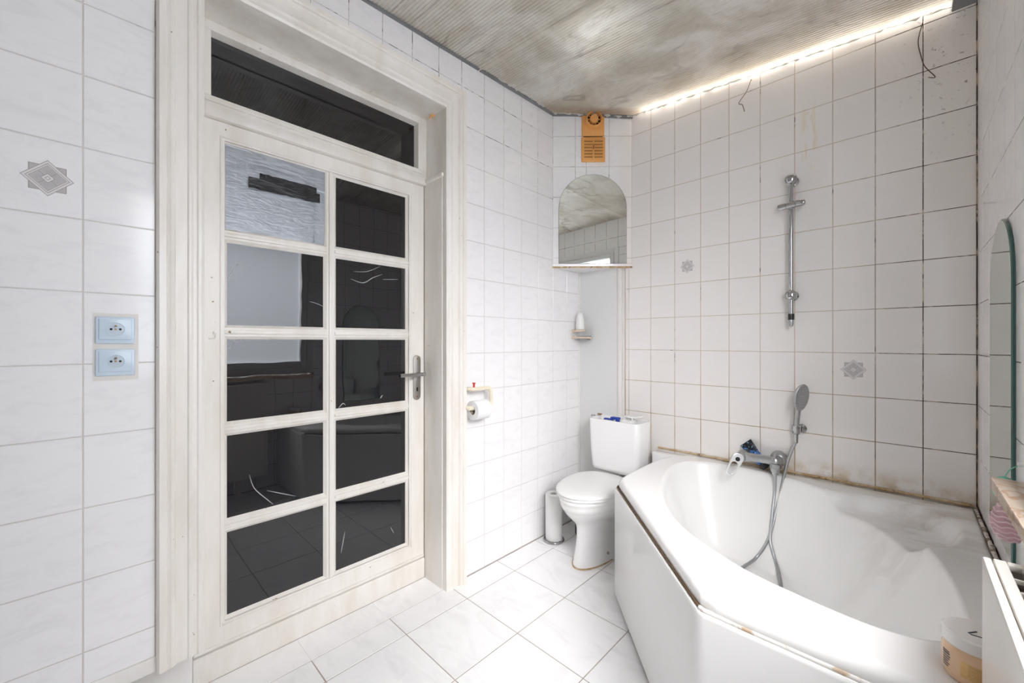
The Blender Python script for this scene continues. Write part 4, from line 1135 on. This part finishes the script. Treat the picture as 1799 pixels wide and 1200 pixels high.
for i in range(-4, 5):
    for j in range(-3, 4):
        if (i / 4.6) ** 2 + (j / 3.6) ** 2 < 1: mb.lathe(hc + nrm * 0.006 + upv * (i * 0.0125) + sd * (j * 0.0105), nrm, [(0.0022, 0), (0.0018, 0.003)], 6)
mb.build('nozzles', simple('grey_rubber', (0.42, 0.42, 0.43), 0.5), hs, kind='stuff')

# ------------------------------------------------------------------ mixer tap
MYD = YB - 0.112
mc = at_y(1362, 812, MYD); ml = at_y(1304, 800, MYD)
mx = thing('mixer_tap', (mc.x, YB, mc.z), 'dull chrome bath mixer with loop lever above the bath rim', 'tap')
mb = MB(); ro = at_y(1369, 805, YB - 0.001); mb.lathe((ro.x, YB - 0.0005, ro.z), -Ey, [(0.039, 0), (0.039, 0.006), (0.035, 0.016), (0.021, 0.025), (0.018, 0.027), (0.018, 0.108)], 28); mb.build('wall_rose', M['dull_chrome'], mx, smooth=40)
mb = MB(); lo_ = at_y(1304, 795, YB - 0.001); mb.lathe((ml.x + 0.006, YB - 0.0005, ml.z + 0.004), -Ey, [(0.033, 0), (0.033, 0.005), (0.029, 0.013), (0.017, 0.022), (0.015, 0.108)], 28); mb.build('wall_rose', M['dull_chrome'], mx, smooth=40)
mb = MB(); pts = spline([mc + Vector((0.004, 0, 0.004)), mc.lerp(ml, 0.35) + Vector((0, 0, 0.003)), mc.lerp(ml, 0.7), ml], 6)
mb.tube(pts, [0.0215 - 0.002 * math.sin(math.pi * i / (len(pts) - 1)) + 0.004 * (i / len(pts)) ** 3 for i in range(len(pts))], 18); mb.build('body', M['dull_chrome'], mx, smooth=60)
mb = MB(); mb.lathe(mc + Vector((0, 0, 0.020)), -Ez, [(0.004, -0.003), (0.018, 0.0), (0.022, 0.006), (0.023, 0.024)], 24); mb.build('diverter_cap', M['dull_chrome'], mx, smooth=40)
mb = MB(); mb.lathe(mc + Vector((0, 0, -0.005)), -Ez, [(0.021, 0), (0.0245, 0.002), (0.0245, 0.026), (0.021, 0.028), (0.021, 0.032), (0.019, 0.042), (0.014, 0.045), (0.014, 0.056), (0.009, 0.058)], 24); dv = mb.build('diverter', M['dull_chrome'], mx, smooth=30); ORG[dv] = ORG[mx]
for k in range(18):
    a_ = 2 * math.pi * k / 18; r_ = Vector((math.cos(a_), math.sin(a_), 0))
    mb = MB(); mb.obox(mc + Vector((0, 0, -0.019)) + r_ * 0.0248, r_, Vector((-r_.y, r_.x, 0)), Ez, 0.0012, 0.0015, 0.010); mb.build('grip_rib', M['chrome'], dv)
# cartridge dome and loop lever at the left end
lv = at_y(1296, 806, MYD - 0.035)
mb = MB(); mb.lathe(ml + Vector((0.002, 0.006, 0.002)), lv - ml, [(0.026, -0.010), (0.027, 0.0), (0.027, 0.020), (0.024, 0.032), (0.016, 0.040), (0.0, 0.043)], 26); mb.build('cartridge_dome', M['dull_chrome'], mx, smooth=50)
lf = Vector((0.50, -0.86, 0.12)).normalized()
ld = Vector((-0.42, -0.18, -0.86)); ld = (ld - lf * ld.dot(lf)).normalized(); ls = lf.cross(ld).normalized()
l0 = lv + Vector((0.002, -0.006, 0.004))
def lpt(a_, b_, n_): return l0 + ld * a_ + ls * b_ + lf * n_
def stad(r, L0, L1, n_, a0_=0.0):
    out = []
    for k in range(13): out.append(lpt(L0 - r * math.sin(math.pi * k / 12), r * math.cos(math.pi * k / 12), n_))
    for k in range(13): out.append(lpt(L1 + 0.82 * r * math.sin(math.pi * k / 12), -0.82 * r * math.cos(math.pi * k / 12), n_))
    return out
mb = MB()
o0, o1 = stad(0.027, 0.0, 0.076, -0.004), stad(0.027, 0.0, 0.076, 0.005)
i0, i1 = stad(0.0170, 0.038, 0.074, -0.004), stad(0.0170, 0.038, 0.074, 0.005)
mb.rings([i0, o0, o1, i1, i0], False, False)
mb.build('loop_lever', simple('white_chrome', (0.84, 0.85, 0.87), 0.15, 0.25), mx, bevel=0.0012)
mb = MB(); mb.rings([[lpt(0.004 + 0.011 * math.sin(t_), 0.011 * math.cos(t_), n_) for t_ in [2 * math.pi * k / 20 for k in range(20)]] for n_ in (0.0045, 0.0068)]); mb.build('lever_button', M['black'], mx, smooth=40)

# shower hose: mixer -> bath floor -> hand shower
ho = thing('shower_hose', (mc.x, MYD, mc.z - 0.06), 'ribbed chrome shower hose hanging into the bath', 'hose')
p0 = mc + Vector((0, 0, -0.058))
w = [p0, on_bath(1361, 862, 0.012), on_bath(1357, 900, 0.011), on_bath(1353, 945), on_bath(1357, 968), on_bath(1366, 998), on_bath(1372, 1030), Vector((1.29, 1.95, 0.186)), Vector((1.24, 1.88, 0.186)), Vector((1.16, 1.88, 0.186)),
     Vector((1.11, 1.96, 0.187)), on_bath(1301, 1000), on_bath(1326, 982), on_bath(1345, 957), on_bath(1357, 925), at_y(1370, 868, 2.345), at_y(1384, 810, 2.385), h0 + Vector((0, 0, -0.03)), h0 + Vector((0, 0, 0.01))]
hp_ = spline(w, 16)
# ribbed: radius alternates along a resampled path
L = [0.0]
for i in range(1, len(hp_)): L.append(L[-1] + (hp_[i] - hp_[i - 1]).length)
res, rad, s, i, k = [], [], 0.0, 0, 0
while s < L[-1]:
    while L[i + 1] < s: i += 1
    f = (s - L[i]) / max(L[i + 1] - L[i], 1e-9)
    res.append(hp_[i].lerp(hp_[i + 1], f)); rad.append(0.0074 if k % 2 else 0.0064); s += 0.0022; k += 1
mb = MB(); mb.tube(res, rad, 10); mb.build('hose', M['dull_chrome'], ho, smooth=60)
mb = MB(); mb.tube([h0 + Vector((0, 0, -0.045)), h0 + Vector((0, 0, 0.005))], [0.008, 0.0105], 14); mb.build('hose_nut', M['chrome'], ho, smooth=50)

# shower gel tube wedged behind the mixer
g0, g1 = at_y(1312, 780, YB - 0.024), at_y(1343, 818, YB - 0.040)
gt = thing('shower_gel_tube', g1, 'black and blue shower gel tube wedged behind the mixer', 'tube')
dd = (g1 - g0).normalized(); sdv = dd.cross(Vector((0, -1, 0))).normalized(); LL = (g1 - g0).length
def gring(s_, hw_, th_): 
    c = g0 + dd * s_
    return [c + sdv * (hw_ * math.cos(2 * math.pi * k / 20)) + Vector((0, -1, 0)) * (th_ * math.sin(2 * math.pi * k / 20)) for k in range(20)]
mb = MB(); mb.rings([gring(-0.01, 0.033, 0.0015), gring(0.0, 0.033, 0.0022), gring(0.02, 0.031, 0.006), gring(LL * 0.5, 0.025, 0.012), gring(LL * 0.8, 0.024, 0.015), gring(LL * 0.92, 0.022, 0.016)])
t = NT('gel_tube_print'); p = t.pos()
wv = t.noise(p, 38, 3, 0.6, 2.5)
c = t.mix(t.math('MULTIPLY', t.ramp(wv, 0.48, 0.54), t.ramp(t.xyz(p)[2], g0.z - 0.012, g0.z - 0.030)), (0.012, 0.012, 0.016), (0.03, 0.14, 0.50)); c = t.mix(t.math('MULTIPLY', t.ramp(wv, 0.60, 0.64), 0.8), c, (0.25, 0.60, 0.85))
mb.build('tube_body', t.set(c, 0.25), gt, smooth=60)
mb = MB(); mb.rings([gring(LL * 0.925, 0.020, 0.016), gring(LL * 1.08, 0.021, 0.017), gring(LL * 1.12, 0.016, 0.013)]); mb.build('cap', M['black'], gt, smooth=40)

# ------------------------------------------------------------------ sockets
for i, (pyc, lab) in enumerate(((580.5, 'upper of the two pale blue-white wall sockets'), (636.5, 'lower of the two pale blue-white wall sockets'))):
    c = at_x(203, pyc, PX)
    so = thing('wall_socket', c, lab, 'socket', 'paired wall sockets')
    mb = MB(); mb.obox(c + Ex * 0.004, Ey, Ex, Ez, 0.0405, 0.004, 0.0385); mb.build('cover_plate', M['socket'], so, bevel=0.003)
    mb = MB(); mb.obox(c + Ex * 0.0095 + Ez * 0.003, Ey, Ex, Ez, 0.034, 0.0025, 0.030); mb.build('front_frame', M['socket'], so, bevel=0.0018)
    cc = c + Ez * 0.003
    mb = MB(); mb.lathe(cc, Ex, [(0.0215, 0.0115), (0.0215, 0.0135), (0.0185, 0.0140), (0.0180, 0.0122)], 32, False); mb.build('cup_ring', M['socket'], so, smooth=40)
    mb = MB(); mb.lathe(cc, Ex, [(0.0182, 0.0121), (0.0, 0.0122)], 32); mb.build('cup', M['socket_inner'], so)
    for dy in (-0.0095, 0.0095):
        mb = MB(); mb.lathe(cc + Ey * dy, Ex, [(0.0030, 0.0121), (0.0030, 0.0126), (0.0, 0.0127)], 12); mb.build('pin_hole', M['dark'], so)
    mb = MB(); mb.lathe(cc, Ex, [(0.0026, 0.0121), (0.0026, 0.0126), (0.0, 0.0127)], 12); mb.build('pin_hole', M['brass'], so)
    mb = MB(); mb.lathe(cc + Ez * 0.009, Ex, [(0.0027, 0.012), (0.0027, 0.021), (0.001, 0.024)], 12); mb.build('earth_pin', M['brass'], so, smooth=40)
c = at_x(204, 609.5, PX)
mb = MB(); mb.obox(c + Ex * 0.0003, Ey, Ex, Ez, 0.0475, 0.0008, 0.096)
tag(mb.build('trim_2', M['putty']), 'rough putty patch around the two wall sockets', 'putty', kind='structure')

# ------------------------------------------------------------------ toilet roll holder and roll
rc = at_x(840.5, 717, 0.062)
th_ = thing('roll_holder', (0.0, rc.y, rc.z), 'cream plastic toilet roll holder on the wall by the door casing', 'roll holder')
top = at_x(842, 682, 0.045)
y_l, y_r = rc.y - 0.062, rc.y + 0.088
zt_ = top.z
def pl_(lst, r, nm, mat):
    mb = MB(); mb.tube(spline(lst, 6), r, 14); return mb.build(nm, mat, th_, smooth=60)
pl_([(0.0005, y_l + 0.014, zt_), (0.03, y_l + 0.014, zt_), (0.050, y_l + 0.02, zt_), (0.062, y_l + 0.04, zt_), (0.062, y_r - 0.03, zt_), (0.062, y_r - 0.008, zt_ - 0.006), (0.062, y_r, zt_ - 0.03), (0.062, y_r, rc.z + 0.02), (0.062, y_r - 0.01, rc.z + 0.002), (0.062, y_r - 0.03, rc.z)], 0.0105, 'upper_arm', M['beige_plastic'])
pl_([(0.0005, y_l - 0.004, rc.z + 0.012), (0.03, y_l - 0.004, rc.z + 0.012), (0.055, y_l, rc.z + 0.006), (0.062, y_l + 0.02, rc.z + 0.004), (0.062, y_r - 0.04, rc.z)], 0.0115, 'roll_arm', M['beige_plastic'])
tr_ = thing('toilet_roll', (0.062, rc.y, rc.z), 'white toilet roll hanging on the cream holder', 'toilet roll')
mb = MB(); mb.lathe((0.062, rc.y - 0.042, rc.z - 0.008), Ey, [(0.0225, 0.004), (0.0225, 0.0), (0.048, 0.0), (0.050, 0.002), (0.050, 0.092), (0.048, 0.094), (0.0225, 0.094), (0.0225, 0.09)], 40, False); mb.build('paper', M['paper'], tr_, smooth=40)
mb = MB(); mb.lathe((0.062, rc.y - 0.040, rc.z - 0.008), Ey, [(0.0222, 0.0), (0.0222, 0.088), (0.0205, 0.088), (0.0205, 0.0)], 32, False); mb.build('card_tube', M['card'], tr_, smooth=40)
pinp = at_x(832, 673, 0.055)
rp = thing('red_peg', pinp, 'tiny red plastic peg on top of the cream roll holder', 'peg')
mb = MB(); mb.lathe((0.058, pinp.y, zt_ + 0.0095), Ez, [(0.007, 0), (0.0055, 0.004), (0.0055, 0.016), (0.009, 0.019), (0.009, 0.024), (0.0, 0.025)], 14); mb.build('peg', M['red'], rp, smooth=35)

# ------------------------------------------------------------------ soap holder and white bottle by the corner panel
fy_ = 2.325
z1_, z2_ = at_x(1008, 581.5, 0.0).z, at_x(1007, 593, 0.0).z
tg = thing('tumbler_ring', (0, fy_, z1_), 'short cream tumbler ring holding the white bottle', 'holder')
mb = MB(); mb.lathe((0.0005, fy_ - 0.004, z1_), Ex, [(0.012, 0), (0.012, 0.012), (0.009, 0.016)], 16); mb.tube([(0.012, fy_ - 0.004, z1_), (0.025, fy_ - 0.003, z1_)], 0.008, 12)
cxr, cyr = 0.054, fy_ + 0.008
mb.tube([(cxr + 0.030 * math.cos(a_), cyr + 0.030 * math.sin(a_), z1_) for a_ in [2 * math.pi * k / 28 for k in range(29)]], 0.0075, 10, False)
mb.build('ring', M['pinkish_plastic'], tg, smooth=60)
wbt = thing('white_bottle', (cxr, cyr, z1_), 'tapered white plastic bottle standing in the cream ring', 'bottle')
mb = MB(); mb.lathe((cxr, cyr, z1_ + 0.008), Ez, [(0.018, 0), (0.029, 0.001), (0.029, 0.012), (0.0285, 0.05), (0.024, 0.095), (0.0195, 0.110), (0.012, 0.116), (0.0, 0.117)], 28); mb.build('bottle_body', M['white_plastic'], wbt, smooth=50)
sd_ = thing('soap_dish', (0, fy_, z2_), 'cream soap dish bracket under the white bottle', 'soap dish')
mb = MB(); mb.lathe((0.0005, fy_ - 0.006, z2_), Ex, [(0.012, 0), (0.012, 0.012), (0.009, 0.016)], 16)
mb.tube(spline([(0.01, fy_ - 0.006, z2_), (0.05, fy_ - 0.012, z2_), (0.10, fy_ - 0.006, z2_ - 0.003), (0.118, fy_ + 0.012, z2_ - 0.003), (0.118, fy_ + 0.055, z2_ - 0.003)], 6), 0.006, 10)
mb.build('bracket_arm', M['pinkish_plastic'], sd_, smooth=60)
t = NT('clear_plastic'); t.set((0.9, 0.9, 0.88), 0.05, Transmission_Weight=0.9, IOR=1.45)
mb = MB(); mb.rings([rrect(0.03, 0.112, fy_ - 0.006, fy_ + 0.060, z, 0.02) for z in (z2_ - 0.016, z2_ - 0.012)] + [rrect(0.024, 0.117, fy_ - 0.010, fy_ + 0.064, z2_ + 0.012, 0.022), rrect(0.027, 0.114, fy_ - 0.007, fy_ + 0.061, z2_ + 0.012, 0.02), rrect(0.033, 0.109, fy_ - 0.003, fy_ + 0.057, z2_ - 0.011, 0.018)])
mb.build('dish', t.m, sd_, smooth=40)

# ------------------------------------------------------------------ jar on the bath rim
jx, jy, jr = 1.762, 1.212, 0.046
jr_o = thing('cosmetic_jar', (jx, jy, TZ), 'amber cosmetic jar with white lid on the bath rim by the radiator', 'jar')
mb = MB(); mb.lathe((jx, jy, TZ), Ez, [(0.038, 0), (0.043, 0.003), (0.046, 0.014), (0.0465, 0.016), (0.0465, 0.056), (0.044, 0.062), (0.042, 0.068), (0.042, 0.072)], 40); mb.build('jar_body', M['jar'], jr_o, smooth=35)
mb = MB(); mb.lathe((jx, jy, TZ + 0.0685), Ez, [(0.046, 0), (0.0475, 0.002), (0.0475, 0.022), (0.044, 0.026), (0.040, 0.0255), (0.0, 0.0255)], 40); jl = mb.build('lid', M['jar_lid'], jr_o, smooth=35)
cd = Vector((CX - jx, CY - jy, 0)).normalized()
a_c = math.atan2(cd.y, cd.x)
def arcq(a0_, a1_, z0_, z1_, mat, nm):
    mb = MB(); n = 8
    mb.rings([[(jx + (jr + 0.0009) * math.cos(a_c + a0_ + (a1_ - a0_) * k / n), jy + (jr + 0.0009) * math.sin(a_c + a0_ + (a1_ - a0_) * k / n), z) for k in range(n + 1)] for z in (TZ + z0_, TZ + z1_)], False, False, False)
    mb.build(nm, mat, jr_o)
for k in range(7):
    arcq(-1.16, -0.80 + random.uniform(-0.08, 0.05), 0.020 + k * 0.0048, 0.0225 + k * 0.0048 + (0.001 if k == 5 else 0), M['ink'], 'label_text')
arcq(-0.42, 0.5, 0.018, 0.048, M['gold'], 'gold_label')
mb = MB(); mb.obox(Vector((jx - 0.004, jy - 0.006, TZ + 0.0945)), (0.6, 0.8, 0), (-0.8, 0.6, 0), Ez, 0.010, 0.0014, 0.0003); mb.obox(Vector((jx + 0.002, jy - 0.016, TZ + 0.0945)), (1, 0.1, 0), (-0.1, 1, 0), Ez, 0.010, 0.0014, 0.0003)
mb.build('lid_print', M['ink'], jr_o)

# ------------------------------------------------------------------ loose wires at the top of the shower wall
for pts_, lab in (([(1319, 141), (1312, 160), (1298, 181), (1304, 184), (1308, 196)], 'short bent wire hanging from the ceiling edge above the shower rail'),
                  ([(1621, 40), (1613, 72), (1618, 98), (1625, 117), (1643, 135), (1631, 136)], 'longer bent rusty wire hanging near the mouldy wall corner')):
    P_ = [at_y(a_, b_, YB - 0.012) for a_, b_ in pts_]
    mb = MB(); mb.tube(spline([P_[0] + Vector((0, 0.011, 0.004))] + P_, 6), 0.0016, 6)
    tag(mb.build('hanging_wire', M['wire'], smooth=60), lab, 'wire', 'loose wires on the shower wall')
